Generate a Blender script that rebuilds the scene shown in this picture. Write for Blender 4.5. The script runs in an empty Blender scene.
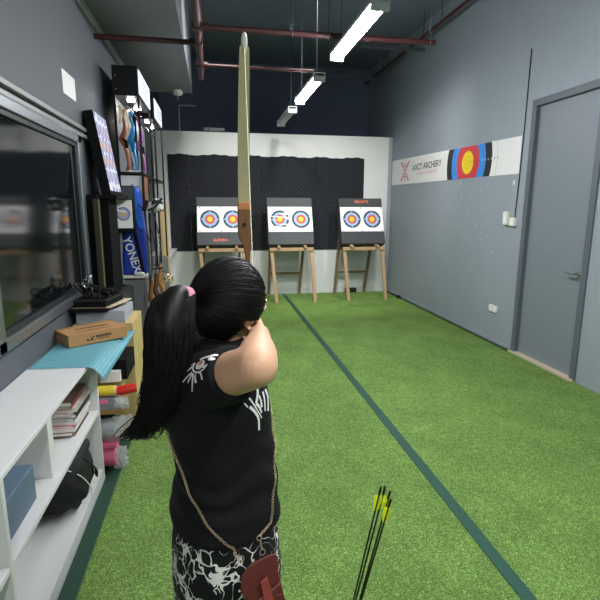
import bpy, bmesh, math, random
from mathutils import Vector, Matrix, noise
from mathutils.bvhtree import BVHTree
random.seed(7)
PI = math.pi
SC = bpy.context.scene
COL = SC.collection
V = Vector

# ------------------------------------------------------------------ camera
F_PX, EYE = 480.0, 1.65
def _n(a): return V(a).normalized()
_fw = _n((213-300, 206-300, F_PX))
_xr = V((3040-300, 218-300, F_PX)); _xr = (_xr - _fw*_xr.dot(_fw)).normalized()
_dn = _fw.cross(_xr)
_rows = (_xr, _fw, -_dn)                         # room axes seen from the lens
cam_d = bpy.data.cameras.new('camera'); cam = bpy.data.objects.new('camera', cam_d); COL.objects.link(cam)
cam_d.sensor_width = 36; cam_d.lens = F_PX/600*36; cam_d.clip_start = .02
mw = Matrix.Identity(4)
for i in range(3):
    mw[i][0] = _rows[i].x; mw[i][1] = -_rows[i].y; mw[i][2] = -_rows[i].z
mw[2][3] = EYE
cam.matrix_world = mw
SC.camera = cam

# ------------------------------------------------------------------ materials
def lin(c):
    return tuple((x/12.92 if x <= .04045 else ((x+.055)/1.055)**2.4) for x in (k/255 for k in c)) + (1,)
_mats = {}
def M(name, col, rough=.5, metal=0, var=0, vscale=8, bump=0, bscale=60, emit=0, spec=.5, coat=0, trans=0, stretch=None):
    if name in _mats: return _mats[name]
    m = bpy.data.materials.new(name); m.use_nodes = True; nt = m.node_tree; b = nt.nodes['Principled BSDF']
    c = lin(col)
    b.inputs['Base Color'].default_value = c
    b.inputs['Roughness'].default_value = rough; b.inputs['Metallic'].default_value = metal
    b.inputs['Specular IOR Level'].default_value = spec; b.inputs['Coat Weight'].default_value = coat
    b.inputs['Transmission Weight'].default_value = trans
    if emit:
        b.inputs['Emission Color'].default_value = c; b.inputs['Emission Strength'].default_value = emit
    if var or bump:
        tc = nt.nodes.new('ShaderNodeTexCoord'); src = tc.outputs['Object']
        if stretch:
            mp = nt.nodes.new('ShaderNodeMapping'); mp.inputs['Scale'].default_value = stretch
            nt.links.new(src, mp.inputs['Vector']); src = mp.outputs['Vector']
    if var:
        n = nt.nodes.new('ShaderNodeTexNoise'); n.inputs['Scale'].default_value = vscale; n.inputs['Detail'].default_value = 6
        nt.links.new(src, n.inputs['Vector'])
        mx = nt.nodes.new('ShaderNodeMix'); mx.data_type = 'RGBA'
        mx.inputs['A'].default_value = tuple(x*(1-var) for x in c[:3])+(1,)
        mx.inputs['B'].default_value = tuple(min(1, x*(1+var)) for x in c[:3])+(1,)
        nt.links.new(n.outputs['Fac'], mx.inputs['Factor']); nt.links.new(mx.outputs['Result'], b.inputs['Base Color'])
    if bump:
        n2 = nt.nodes.new('ShaderNodeTexNoise'); n2.inputs['Scale'].default_value = bscale; n2.inputs['Detail'].default_value = 4
        nt.links.new(src, n2.inputs['Vector'])
        bp = nt.nodes.new('ShaderNodeBump'); bp.inputs['Strength'].default_value = bump; bp.inputs['Distance'].default_value = .01
        nt.links.new(n2.outputs['Fac'], bp.inputs['Height']); nt.links.new(bp.outputs['Normal'], b.inputs['Normal'])
    _mats[name] = m
    return m
def nodes_of(m): return m.node_tree, m.node_tree.nodes['Principled BSDF']
def ramp(nt, stops, interp='LINEAR'):
    r = nt.nodes.new('ShaderNodeValToRGB'); r.color_ramp.interpolation = interp
    e = r.color_ramp.elements
    while len(e) < len(stops): e.new(.5)
    for k, (p, c) in enumerate(stops): e[k].position = p; e[k].color = c if len(c) == 4 else lin(c)
    return r

# ------------------------------------------------------------------ mesh builder
class MB:
    def __init__(s): s.v = []; s.f = []; s.m = []
    def add(s, vs, fs, mi=0):
        o = len(s.v); s.v += [V(p) for p in vs]; s.f += [tuple(i+o for i in f) for f in fs]; s.m += [mi]*len(fs)
        return s
    def box(s, x0, x1, y0, y1, z0, z1, mi=0, M4=None):
        vs = [V((x, y, z)) for z in (z0, z1) for y in (y0, y1) for x in (x0, x1)]
        if M4: vs = [M4 @ p for p in vs]
        return s.add(vs, [(0,2,3,1),(4,5,7,6),(0,1,5,4),(2,6,7,3),(0,4,6,2),(1,3,7,5)], mi)
    def bar(s, p0, p1, w, h=None, mi=0, up=(0,0,1)):
        p0, p1 = V(p0), V(p1); h = h or w; d = (p1-p0).normalized(); a = d.cross(V(up))
        if a.length < 1e-4: a = d.cross(V((0,1,0)))
        a.normalize(); b = a.cross(d)
        vs = [p + a*i*w/2 + b*j*h/2 for p in (p0, p1) for i, j in ((-1,-1),(1,-1),(1,1),(-1,1))]
        return s.add(vs, [(3,2,1,0),(4,5,6,7),(0,1,5,4),(1,2,6,5),(2,3,7,6),(3,0,4,7)], mi)
    def rings(s, rs, mi=0, cap=True, closed=False):
        n = len(rs[0]); vs = [p for r in rs for p in r]; fs = []
        k = len(rs)
        for i in range(k if closed else k-1):
            j2 = (i+1) % k
            for j in range(n): fs.append((i*n+j, i*n+(j+1) % n, j2*n+(j+1) % n, j2*n+j))
        if cap and not closed: fs += [tuple(range(n-1, -1, -1)), tuple((k-1)*n+j for j in range(n))]
        return s.add(vs, fs, mi)
    def tube(s, pts, r, n=10, mi=0, cap=True, flat=None, up=None):
        pts = [V(p) for p in pts]; k = len(pts)
        rr = r if isinstance(r, (list, tuple)) else [r]*k
        rs = []; a = None
        for i, p in enumerate(pts):
            d = (pts[min(i+1, k-1)] - pts[max(i-1, 0)]).normalized()
            if a is None:
                a = V(up) if up else (V((0,0,1)) if abs(d.z) < .9 else V((1,0,0)))
            a = (a - d*a.dot(d)); a = a.normalized() if a.length > 1e-6 else d.orthogonal().normalized()
            b = d.cross(a)
            q = rr[i]; qa, qb = q if isinstance(q, tuple) else (q, q)
            rs.append([p + a*math.cos(t)*qa + b*math.sin(t)*qb for t in (2*PI*j/n for j in range(n))])
        return s.rings(rs, mi, cap)
    def ell(s, c, ax, n=20, m=12, mi=0):
        """ellipsoid; ax = three axis vectors already scaled"""
        c = V(c); A = [V(a) for a in ax]; rs = []
        for i in range(1, m):
            t = PI*i/m
            rs.append([c + A[2]*math.cos(t) + (A[0]*math.cos(u)+A[1]*math.sin(u))*math.sin(t) for u in (2*PI*j/n for j in range(n))])
        o = len(s.v); s.rings(rs, mi, cap=False)
        s.v += [c+A[2], c-A[2]]; top = len(s.v)-2; bot = top+1; L = o+(m-2)*n
        for j in range(n):
            s.f.append((top, o+(j+1) % n, o+j)); s.m.append(mi); s.f.append((bot, L+j, L+(j+1) % n)); s.m.append(mi)
        return s
    def sph(s, c, r, n=14, m=9, mi=0): return s.ell(c, ((r,0,0),(0,r,0),(0,0,r)), n, m, mi)
    def torus(s, c, ax, R, r, n=20, m=8, mi=0, sx=1):
        c = V(c); ax = V(ax).normalized(); a = ax.orthogonal().normalized(); b = ax.cross(a); rs = []
        for i in range(n):
            t = 2*PI*i/n; d = a*math.cos(t)*sx + b*math.sin(t)
            rs.append([c + d*R + (d*math.cos(u) + ax*math.sin(u))*r for u in (2*PI*j/m for j in range(m))])
        return s.rings(rs, mi, closed=True)
    def lathe(s, c, prof, n=24, mi=0, axis=(0,0,1)):
        c = V(c); ax = V(axis).normalized(); a = ax.orthogonal().normalized(); b = ax.cross(a)
        rs = [[c + ax*z + (a*math.cos(t)+b*math.sin(t))*r for t in (2*PI*j/n for j in range(n))] for r, z in prof]
        return s.rings(rs, mi)
    def prism(s, pts, d, mi=0):
        """closed polygon (3D points) extruded by vector d"""
        n = len(pts); d = V(d); vs = [V(p) for p in pts] + [V(p)+d for p in pts]
        fs = [tuple(range(n-1, -1, -1)), tuple(range(n, 2*n))] + [(i, (i+1) % n, n+(i+1) % n, n+i) for i in range(n)]
        return s.add(vs, fs, mi)
    def disc(s, c, u, v, r0, r1, mi=0, n=40):
        c, u, v = V(c), V(u), V(v)
        o = [c + (u*math.cos(2*PI*j/n) + v*math.sin(2*PI*j/n))*r1 for j in range(n)]
        if r0 <= 0: return s.add(o, [tuple(range(n))], mi)
        i = [c + (u*math.cos(2*PI*j/n) + v*math.sin(2*PI*j/n))*r0 for j in range(n)]
        return s.add(o+i, [(j, (j+1) % n, n+(j+1) % n, n+j) for j in range(n)], mi)
    def grid(s, fn, nu, nv, mi=0):
        vs = [fn(i/nu, j/nv) for j in range(nv+1) for i in range(nu+1)]; w = nu+1
        return s.add(vs, [(j*w+i, j*w+i+1, (j+1)*w+i+1, (j+1)*w+i) for j in range(nv) for i in range(nu)], mi)
    def mesh(s, name):
        me = bpy.data.meshes.new(name); me.from_pydata(s.v, [], s.f)
        for p, k in zip(me.polygons, s.m): p.material_index = k
        bm = bmesh.new(); bm.from_mesh(me); bmesh.ops.recalc_face_normals(bm, faces=bm.faces); bm.to_mesh(me); bm.free()
        return me
    def build(s, name, mats, parent=None, smooth=False, bevel=0, solid=0):
        return link(name, s.mesh(name), mats, parent, smooth, bevel, solid)

def link(name, me, mats, parent=None, smooth=False, bevel=0, solid=0):
    if not isinstance(mats, (list, tuple)): mats = [mats]

    for m in mats: me.materials.append(m)
    o = bpy.data.objects.new(name, me); COL.objects.link(o)
    if smooth:
        for p in me.polygons: p.use_smooth = True
        if smooth == 'auto': me.set_sharp_from_angle(angle=math.radians(40))
    if solid:
        sd = o.modifiers.new('solid', 'SOLIDIFY'); sd.thickness = solid; sd.offset = 0
    if bevel:
        bv = o.modifiers.new('bevel', 'BEVEL'); bv.width = bevel; bv.segments = 2; bv.limit_method = 'ANGLE'; bv.angle_limit = math.radians(50)
    if parent is None:
        xs = [v.co for v in me.vertices]
        if xs:
            c = V((sum(p.x for p in xs)/len(xs), sum(p.y for p in xs)/len(xs), min(p.z for p in xs)))
            me.transform(Matrix.Translation(-c)); o.location = c
    else: adopt(o, parent)
    return o
def wloc(o):
    p = V((0,0,0))
    while o is not None and not o.get('_free'):
        p += V(o.location) if o.parent is None else V((0,0,0)); o = o.parent
    return p
def adopt(o, parent):
    o.parent = parent
    if parent.parent is None: o.matrix_parent_inverse = Matrix.Translation(-V(parent.location))
def thing(name, label, cat, loc=(0,0,0), group=None):
    o = bpy.data.objects.new(name, None); COL.objects.link(o); o.location = loc; o.empty_display_size = .05
    return tag(o, label, cat, group)
def tag(o, label, cat, group=None, kind=None):
    o['label'] = label; o['category'] = cat
    if group: o['group'] = group
    if kind: o['kind'] = kind
    return o
def struct(o, label=None):
    o['kind'] = 'structure'
    if label: o['label'] = label
    return o
def dup(root, delta, label=None, rotz=0):
    ch = [o for o in bpy.data.objects if o.parent == root]
    r = root.copy(); COL.objects.link(r); r.location = V(root.location)+V(delta); r.rotation_euler.z += rotz
    if label: r['label'] = label
    for c in ch:
        k = c.copy(); COL.objects.link(k); k.parent = r; k.matrix_parent_inverse = c.matrix_parent_inverse.copy()
        for g in [o for o in bpy.data.objects if o.parent == c]:
            q = g.copy(); COL.objects.link(q); q.parent = k; q.matrix_parent_inverse = g.matrix_parent_inverse.copy()
    return r
def text(mb, s, origin, u, v, size, mi=0, center=True, shear=0, wscale=1, thick=False):
    cu = bpy.data.curves.new('txt', 'FONT'); cu.body = s; cu.size = 1; cu.shear = shear
    if thick: cu.offset = .018
    if center: cu.align_x = 'CENTER'
    o = bpy.data.objects.new('txt', cu); COL.objects.link(o)
    me = bpy.data.meshes.new_from_object(o.evaluated_get(bpy.context.evaluated_depsgraph_get()))
    bpy.data.objects.remove(o); bpy.data.curves.remove(cu)
    O, u, v = V(origin), V(u), V(v)
    mb.add([O + u*(p.co.x*size*wscale) + v*(p.co.y*size) for p in me.vertices], [tuple(p.vertices) for p in me.polygons], mi)
    bpy.data.meshes.remove(me)
def remeshed(mb, voxel, it=6, fac=.5):
    me = mb.mesh('raw'); o = bpy.data.objects.new('raw', me); COL.objects.link(o)
    r = o.modifiers.new('r', 'REMESH'); r.mode = 'VOXEL'; r.voxel_size = voxel
    if it:
        s = o.modifiers.new('s', 'SMOOTH'); s.factor = fac; s.iterations = it
    out = bpy.data.meshes.new_from_object(o.evaluated_get(bpy.context.evaluated_depsgraph_get()))
    bpy.data.objects.remove(o)
    return out
def spline(ps, n):
    ps = [V(p) for p in ps]; q = [ps[0]*2-ps[1]] + ps + [ps[-1]*2-ps[-2]]; out = []
    k = len(ps)-1
    for i in range(n+1):
        t = i/n*k; a = min(int(t), k-1); t -= a; p0, p1, p2, p3 = q[a:a+4]
        out.append(.5*((2*p1) + (p2-p0)*t + (2*p0-5*p1+4*p2-p3)*t*t + (3*p1-p0-3*p2+p3)*t**3))
    return out
def lerpl(ks, t):
    """piecewise linear through ((t, value), ...)"""
    for (a, x), (b, y) in zip(ks, ks[1:]):
        if t <= b: return x + (y-x)*max(0, (t-a))/(b-a)
    return ks[-1][1]
# ================================================================== ROOM
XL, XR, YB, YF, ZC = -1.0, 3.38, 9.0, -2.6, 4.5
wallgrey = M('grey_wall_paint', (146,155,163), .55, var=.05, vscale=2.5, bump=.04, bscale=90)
darkwall = M('dark_wall_paint', (88,91,97), .6, var=.05, vscale=2, bump=.05, bscale=90)
ceilgrey = M('ceiling_concrete', (120,128,146), .8, var=.08, vscale=1.5, bump=.1, bscale=30)
soffit_m = M('soffit_paint', (120,120,128), .8, var=.06, vscale=1.2, bump=.08, bscale=20)
white_wall = M('white_partition_paint', (206,208,206), .5, var=.02, vscale=2)
trimgrey = M('light_grey_trunking', (176,180,182), .4)
# turf
turf = M('artificial_turf', (110,165,66), .75, spec=.25)
nt, b = nodes_of(turf)
tc = nt.nodes.new('ShaderNodeTexCoord')
n1 = nt.nodes.new('ShaderNodeTexNoise'); n1.inputs['Scale'].default_value = 175; n1.inputs['Detail'].default_value = 4; n1.inputs['Roughness'].default_value = .7
n2 = nt.nodes.new('ShaderNodeTexNoise'); n2.inputs['Scale'].default_value = 3.2; n2.inputs['Detail'].default_value = 5
n3 = nt.nodes.new('ShaderNodeTexNoise'); n3.inputs['Scale'].default_value = 35; n3.inputs['Detail'].default_value = 4
for n in (n1, n2, n3): nt.links.new(tc.outputs['Object'], n.inputs['Vector'])
r1 = ramp(nt, [(.28, (36,60,20)), (.44, (82,118,46)), (.55, (116,149,72)), (.65, (168,192,116)), (.75, (242,246,212))])
nt.links.new(n1.outputs['Fac'], r1.inputs['Fac'])
r2 = ramp(nt, [(.3, (.78,.8,.78,1)), (.7, (1.12,1.1,1.12,1))]); nt.links.new(n2.outputs['Fac'], r2.inputs['Fac'])
r3 = ramp(nt, [(.3, (.82,.82,.82,1)), (.7, (1.12,1.12,1.12,1))]); nt.links.new(n3.outputs['Fac'], r3.inputs['Fac'])
m1 = nt.nodes.new('ShaderNodeMix'); m1.data_type = 'RGBA'; m1.blend_type = 'MULTIPLY'; m1.inputs['Factor'].default_value = 1
m2 = nt.nodes.new('ShaderNodeMix'); m2.data_type = 'RGBA'; m2.blend_type = 'MULTIPLY'; m2.inputs['Factor'].default_value = 1
nt.links.new(r1.outputs['Color'], m1.inputs['A']); nt.links.new(r2.outputs['Color'], m1.inputs['B'])
nt.links.new(m1.outputs['Result'], m2.inputs['A']); nt.links.new(r3.outputs['Color'], m2.inputs['B'])
nt.links.new(m2.outputs['Result'], b.inputs['Base Color'])
bp = nt.nodes.new('ShaderNodeBump'); bp.inputs['Strength'].default_value = .6; bp.inputs['Distance'].default_value = .012
nt.links.new(n1.outputs['Fac'], bp.inputs['Height']); nt.links.new(bp.outputs['Normal'], b.inputs['Normal'])

struct(MB().box(XL-.1, XR+.1, YF, YB+1.6, -.1, 0).build('floor', turf))
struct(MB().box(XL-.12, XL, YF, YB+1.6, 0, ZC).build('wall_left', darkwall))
wr = struct(MB().box(XR, XR+.12, 4.86, YB+1.6, 0, ZC).box(XR, XR+.12, YF, 3.86, 0, ZC).box(XR, XR+.12, 3.86, 4.86, 2.75, ZC).build('wall_right', wallgrey))
struct(MB().box(XL, 3.30, YB, YB+.12, 0, 2.93).build('wall_back', white_wall))
struct(MB().box(XL, XR, YB+1.5, YB+1.6, 0, ZC).build('wall_far', M('far_wall_paint', (112,120,146), .7, var=.05)))
struct(MB().box(XL, XR, YF-.1, YF, 0, ZC).build('wall_front', wallgrey))
struct(MB().box(XL-.1, XR+.1, YF, YB+1.6, ZC, ZC+.1).build('ceiling', ceilgrey))
struct(MB().box(XL, -.25, YF, 7.6, 3.26, ZC).build('trim_1', soffit_m), 'grey painted soffit box along the left wall')
struct(MB().box(XL, XL+.035, YF, 6.6, 3.20, 3.255).build('trim_2', trimgrey, bevel=.004), 'light grey cable trunking under the soffit')
struct(MB().box(XL, XL+.03, YF, 4.45, 2.22, 2.25).box(XL, XL+.03, YF, 4.45, 2.165, 2.195).build('trim_3', M('rail_grey', (150,152,150), .4, .3), bevel=.004), 'pair of pale grey rails on the dark left wall')
struct(MB().box(3.30, XR, YB+.02, YB+.1, 0, 2.93).build('trim_4', wallgrey), 'narrow grey strip between white partition and grey wall')
# dark edging strips let into the turf
dgreen = M('dark_green_edging', (24,62,46), .55, var=.12, vscale=40, bump=.2, bscale=200)
tag(MB().box(-.699, -.622, YF+.1, 4.76, 0, .012).build('edging_strip', dgreen, bevel=.004), 'wide dark green edging strip along the foot of the white shelf', 'edging')
tag(MB().box(3.325, 3.375, 4.9, YB-.02, 0, .01).build('edging_strip', dgreen, bevel=.003), 'dark green edging strip along the foot of the grey right wall', 'edging')
tag(MB().box(1.25, 1.315, YF+.1, YB-.03, 0, .006).build('lane_line', M('lane_line_green', (30,74,60), .5, var=.15, vscale=30)), 'long dark green lane line crossing the turf to the white wall', 'line')
struct(MB().box(3.368, XR, 4.9, YB, .01, .045).build('baseboard_right', M('base_grey', (150,156,160), .5)))

# chipped paint on the right wall
rs = random.Random(3); mb = MB()
spots = [(8.0, 1.93, .012, .075), (8.05, 1.55, .012, .11), (5.1, 1.93, .05, .09)]
for i in range(95):
    y = rs.uniform(5.3, 8.6); z = rs.choice([1.92, 1.62, 1.4, 1.1, 1.25, 1.75])+rs.gauss(0, .05)
    spots.append((y, z, rs.uniform(.01, .05), rs.uniform(.006, .018)))
for i in range(6): spots.append((rs.uniform(5.5, 5.8), rs.uniform(.02, .1), rs.uniform(.02, .05), .012))
for y, z, w, h in spots:
    k = 7; mb.add([(XR-.0012, y+w*.5*math.cos(2*PI*j/k)*rs.uniform(.5, 1.2), z+h*.5*math.sin(2*PI*j/k)*rs.uniform(.5, 1.2)) for j in range(k)], [tuple(range(k))])
ch = mb.build('chipped_paint', M('bare_plaster', (205,208,205), .8), wr)

# door in the right wall
door_m = M('door_grey', (122,130,138), .45, var=.03); frame_m = M('door_frame_grey', (92,99,106), .45)
d = bpy.data.objects.new('door_1', None); COL.objects.link(d); d.location = (XR, 4.36, 0); struct(d, 'grey door in the right wall')
MB().box(XR+.03, XR+.075, 3.91, 4.81, .01, 2.7).build('door_leaf', door_m, d, bevel=.003)
MB().box(XR-.018, XR+.1, 4.80, 4.87, 0, 2.76).box(XR-.018, XR+.1, 3.85, 3.92, 0, 2.76).box(XR-.018, XR+.1, 3.92, 4.80, 2.69, 2.76).build('door_frame', frame_m, d, bevel=.004)
MB().box(XR-.05, XR+.1, 3.85, 4.87, 0, .02).build('threshold', M('threshold_beige', (190,178,152), .5), d, bevel=.003)
MB().tube([(XR+.03, 3.99, 1.03), (XR-.03, 3.99, 1.03), (XR-.035, 4.0, 1.03), (XR-.035, 4.11, 1.03)], .009, 8).lathe((XR+.03, 3.99, 1.03), [(.026,0),(.026,-.008),(0.001,-.008)], 16, axis=(1,0,0)).build('door_handle', M('steel', (180,182,184), .25, 1), d, smooth='auto')

# window framed in aluminium on the left wall
alu = M('brushed_aluminium', (150,155,160), .35, .85); dglass = M('dark_glass', (14,18,20), .08, spec=.6)
wn = bpy.data.objects.new('window_1', None); COL.objects.link(wn); wn.location = (XL, 3, 1); struct(wn, 'dark glazed window with an aluminium frame')
Y0, Y1, Z0, Z1 = .6, 3.98, .98, 2.16
fm = MB()
for a in (Y0, 2.26, Y1-.085): fm.box(XL, XL+.045, a, a+.085, Z0, Z1)
for z in (Z0, Z1-.06): fm.box(XL, XL+.045, Y0, Y1, z, z+.06)
fm.build('window_frame', alu, wn, bevel=.006)
for a, c in ((Y0+.085, 2.26), (2.345, Y1-.085)):
    MB().box(XL+.004, XL+.014, a, c, Z0+.06, Z1-.06).build('window_pane', dglass, wn)
    s = MB(); e = .03
    s.box(XL+.012, XL+.03, a, a+e, Z0+.06, Z1-.06).box(XL+.012, XL+.03, c-e, c, Z0+.06, Z1-.06).box(XL+.012, XL+.03, a, c, Z0+.06, Z0+.06+e).box(XL+.012, XL+.03, a, c, Z1-.06-e, Z1-.06)
    s.build('window_sash', M('dark_sash', (58,62,66), .4, .5), wn, bevel=.004)

# ------------------------------------------------------------------ ceiling services
red = M('sprinkler_red', (64,27,31), .5, var=.1, vscale=12); steel = M('steel', (180,182,184), .25, 1); strut_m = M('grey_strut', (88,92,98), .5, .4)
t = thing('sprinkler_pipe', 'dark red sprinkler pipe under the ceiling with branches both ways', 'pipe', (-.09, 5, 3.12))
zp = 3.13
mp = MB().tube([(-.09, YF+.2, zp), (-.09, 6.16, zp)], .03, 14).tube([(-.09, 6.16, zp), (-.09, 6.22, zp+.03), (-.09, 6.24, zp+.1), (-.09, 6.24, ZC)], .03, 14)
mp.build('main_pipe', red, t, smooth='auto')
for y0, x1 in ((4.90, XL), (4.49, 2.05), (5.62, 1.15)):
    MB().tube([(-.09, y0, zp), (x1, y0, zp)], .024 if y0 < 5.5 else .018, 12).build('branch_pipe', red, t, smooth='auto')
    sx = .06 if x1 > 0 else -.06
    MB().tube([(-.09, y0-.06, zp), (-.09, y0+.06, zp)], .041, 14).tube([(-.09, y0, zp), (-.09+sx*1.3, y0, zp)], .034, 14).build('tee_fitting', red, t, smooth='auto')
for x in (.72, 1.05, 2.0):
    MB().tube([(x, 4.49, zp), (x, 4.49, ZC)], .005, 6).torus((x, 4.49, zp), (1,0,0), .028, .005, 14, 6).build('hanger', strut_m, t)
MB().lathe((.72, 4.49, zp+.02), [(.012,0),(.012,.05),(.02,.055),(.02,.065)], 12).build('sprinkler_head', steel, t, smooth='auto')
t = thing('sprinkler_pipe', 'thin faded red pipe running along the grey right wall near the ceiling', 'pipe', (3.05, 6, 4.05))
MB().tube([(3.05, YF+.2, 4.05), (3.05, 9.8, 4.05)], .024, 12).build('main_pipe', red, t, smooth='auto')
for y in (4.5, 6.5, 8.5): MB().tube([(3.05, y, 4.05), (3.05, y, ZC)], .006, 6).build('hanger', strut_m, t)
for y, x0, lb in ((7.35, 2.2, 'grey hanging strut with a drop rod nearer the fluorescent lamps'), (9.1, 1.7, 'grey hanging strut furthest back above the white partition')):
    t = thing('ceiling_strut', lb, 'strut', (2.5, y, 3.9), 'hanging struts')
    MB().box(x0, 3.2, y-.02, y+.02, 3.94, 3.98).build('channel', strut_m, t)
    for x in (x0+.1, 3.17): MB().tube([(x, y, 3.98), (x, y, ZC)], .007, 6).build('drop_rod', strut_m, t)

# battens
def batten(y0, lit, label, x=1.16, L=1.22, z=3.0):
    t = thing('fluorescent_batten', label, 'lamp', (x, y0+L/2, z), 'hanging lamps over the lane')
    hous = M('batten_housing', (205,208,210), .4)
    MB().box(x-.06, x+.06, y0, y0+L, z+.01, z+.05).build('housing', hous, t, bevel=.008)
    em = M('lit_diffuser', (250,252,255), .4, emit=LAMP) if lit else M('dark_diffuser', (150,156,164), .3)
    prof = [(math.cos(PI+PI*j/10)*.058, math.sin(PI+PI*j/10)*.045) for j in range(11)]
    MB().rings([[V((x+a, yy, z+.01+c)) for a, c in prof] for yy in (y0+.03, y0+L-.03)]).build('diffuser', em, t, smooth='auto')
    for yy in (y0, y0+L-.035):
        MB().box(x-.066, x+.066, yy, yy+.035, z-.042, z+.054).build('end_cap', hous, t, bevel=.008)
    for yy in (y0+.15, y0+L-.15): MB().tube([(x, yy, z+.05), (x, yy, ZC)], .003, 5).build('suspension_cable', strut_m, t)
LAMP = 75
batten(3.42, True, 'lit fluorescent batten nearest, at the upper edge right of the red pipe')
batten(5.36, True, 'lit fluorescent batten hanging second along the row')
batten(7.15, False, 'unlit dark fluorescent batten hanging furthest along the row')
batten(1.5, True, 'added unseen fluorescent batten behind the nearest one, high above the archer')  # continues the row out of view, added for brightness
batten(-1.9, True, 'added unseen fill batten behind the camera on the shop side', x=.05)  # added fill lamp for the camera side of the archer
batten(-.4, True, 'added unseen fluorescent batten far behind the archer, over the turf')  # another unseen batten, added to raise the light level

t = thing('smoke_detector', 'round pale smoke detector under the far end of the grey soffit', 'detector', (-.45, 7.45, 3.2))
MB().lathe((-.45, 7.45, 3.19), [(.03,0),(.06,.012),(.075,.03),(.075,.045),(.06,.07)], 24).build('housing', M('off_white_plastic', (205,206,200), .4), t, smooth='auto')
MB().tube([(-.45, 7.45, 3.19), (-.45, 7.45, 3.13)], .012, 10).build('sensor', M('grey_plastic', (120,124,126), .4), t)
tag(MB().tube([(-.535, YB+.05, 2.931), (-.535, YB+.05, 3.35), (-.53, YB+.05, 3.365), (-.25, YB+.05, 3.365)], .014, 8).build('cable_conduit', M('pale_conduit', (140,146,150), .4)), 'pale grey conduit rising above the left end of the white partition', 'conduit')
t = thing('projector', 'small black projector lying on top of the white partition', 'projector', (.06, 9.06, 2.93))
blk = M('black_plastic', (22,23,26), .4)
MB().box(-.13, .25, 8.98, 9.12, 2.932, 3.01).build('casing', blk, t, bevel=.012)
MB().lathe((-.04, 8.985, 2.972), [(.03,0),(.03,-.02),(.022,-.02),(.02,-.008),(.001,-.008)], 18, axis=(0,1,0)).build('lens', M('lens_glass', (90,110,130), .1), t, smooth='auto')

# ------------------------------------------------------------------ acoustic foam on the white partition
foam = M('charcoal_foam', (40,42,47), .9, spec=.2, var=.1, vscale=60)
def wedge(x, z):
    k = PI/.046
    return .014*abs(math.sin(k*(x+z)*.5))*abs(math.sin(k*(x-z)*.5))
for i, (a, c, lb) in enumerate(((-.76, -.40, 'narrow charcoal foam panel at the left end of the white partition'), (-.396, .86, 'wide charcoal foam panel behind the left target'),
                  (.864, 1.88, 'charcoal foam panel behind the middle target'), (1.884, 2.82, 'charcoal foam panel at the right end behind the right target'))):
    nx = int((c-a)/.0135); mb = MB(); top = lambda x: 2.535+.012*math.sin(x*9+i)+.006*math.sin(x*31)
    def fn(u, w):
        x = a+(c-a)*u; z = .845+(top(x)-.845)*w
        e = min(u, 1-u, w, 1-w); return V((x, YB-.022-(wedge(x, z) if e > .002 else 0), z))
    mb.grid(fn, nx, 126)
    mb.box(a, c, YB-.022, YB-.001, .845, 2.525)
    tag(mb.build('acoustic_foam_panel', foam), lb, 'foam panel', 'foam panels on the back partition')

# ------------------------------------------------------------------ things on the right wall
t = thing('wall_banner', 'long white archery shop banner with a big target on the grey wall', 'banner', (XR, 7, 2.05))
vinyl = M('white_vinyl', (232,231,229), .4); bx = XR-.006
MB().prism([(XR-.001, 5.02, 2.02), (XR-.001, 8.98, 2.05), (XR-.001, 8.98, 2.50), (XR-.001, 5.02, 2.425)], (-.005,0,0)).build('sheet', vinyl, t)
c_y, c_z = 6.165, 2.235
ring_c = [M('print_black', (38,40,46), .4), M('print_blue', (58,140,222), .4), M('print_red', (208,66,72), .4), M('print_yellow', (244,212,36), .4), M('print_grey_line', (196,196,198), .5)]
def zr(y): f = (y-5.02)/3.96; return 2.022+.03*f, 2.423+.075*f
def clipped_ring(mb, r, mi, off, lo=0):
    # disc clipped by the banner's upper and lower edges
    top, bot = [], []; n = 60
    for k in range(n+1):
        y = c_y + r*math.cos(PI*k/n); h = r*math.sin(PI*k/n); a, b2 = zr(y)
        top.append((bx-off, y, min(c_z+h, b2))); bot.append((bx-off, y, max(c_z-h, a)))
    mb.add(top+bot, [(k, k+1, n+2+k, n+1+k) for k in range(n)], mi)
mb = MB()
clipped_ring(mb, .70, 4, .0002); clipped_ring(mb, .692, 5, .0004)
clipped_ring(mb, .585, 0, .0006); clipped_ring(mb, .445, 1, .0008); clipped_ring(mb, .298, 2, .001); clipped_ring(mb, .150, 3, .0012)
mb.build('target_print', ring_c+[vinyl], t)
lr = MB()
for r in (.075, .036): lr.disc((bx-.0014, c_y, c_z), (0,1,0), (0,0,1), r-.002, r)
for k in range(10): y = c_y-.08-.07*k; lr.box(bx-.0022, bx-.0016, y-.006, y+.006, c_z-.012, c_z+.012, 1 if .3 < c_y-y < .6 else 0)
lr.build('score_marks', [M('print_black', (38,40,46)), vinyl], t)
mb = MB(); text(mb, 'AXCT ARCHERY', (bx-.001, 7.47, 2.255), (0,-1,0), (0,-.0,1), .135, 0, wscale=1.08, thick=True)
mb.build('shop_name', M('print_dark', (58,54,60), .5), t)
mb = MB(); text(mb, 'WHERE IT ALL BEGINS', (bx-.001, 7.45, 2.172), (0,-1,0), (0,0,1), .066, 0, wscale=1.12)
mb.build('slogan', M('print_pale_red', (216,150,152), .5), t)
lg = MB(); ly, lz = 8.34, 2.265                       # crossed-limb emblem
for sy in (1, -1):
    for sz in (1, -1):
        for w0, mi, g in ((.04, 0, 0), (.018, 1, .035)):
            lg.tube([(bx-.001, ly+sy*(.05+g), lz+sz*.035), (bx-.001, ly+sy*(.085+g), lz+sz*.09), (bx-.001, ly+sy*(.17+g), lz+sz*.165)], [(.0006, w0*.3), (.0006, w0*.55), (.0006, w0*.4)], 6, mi, up=(1,0,0))
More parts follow.
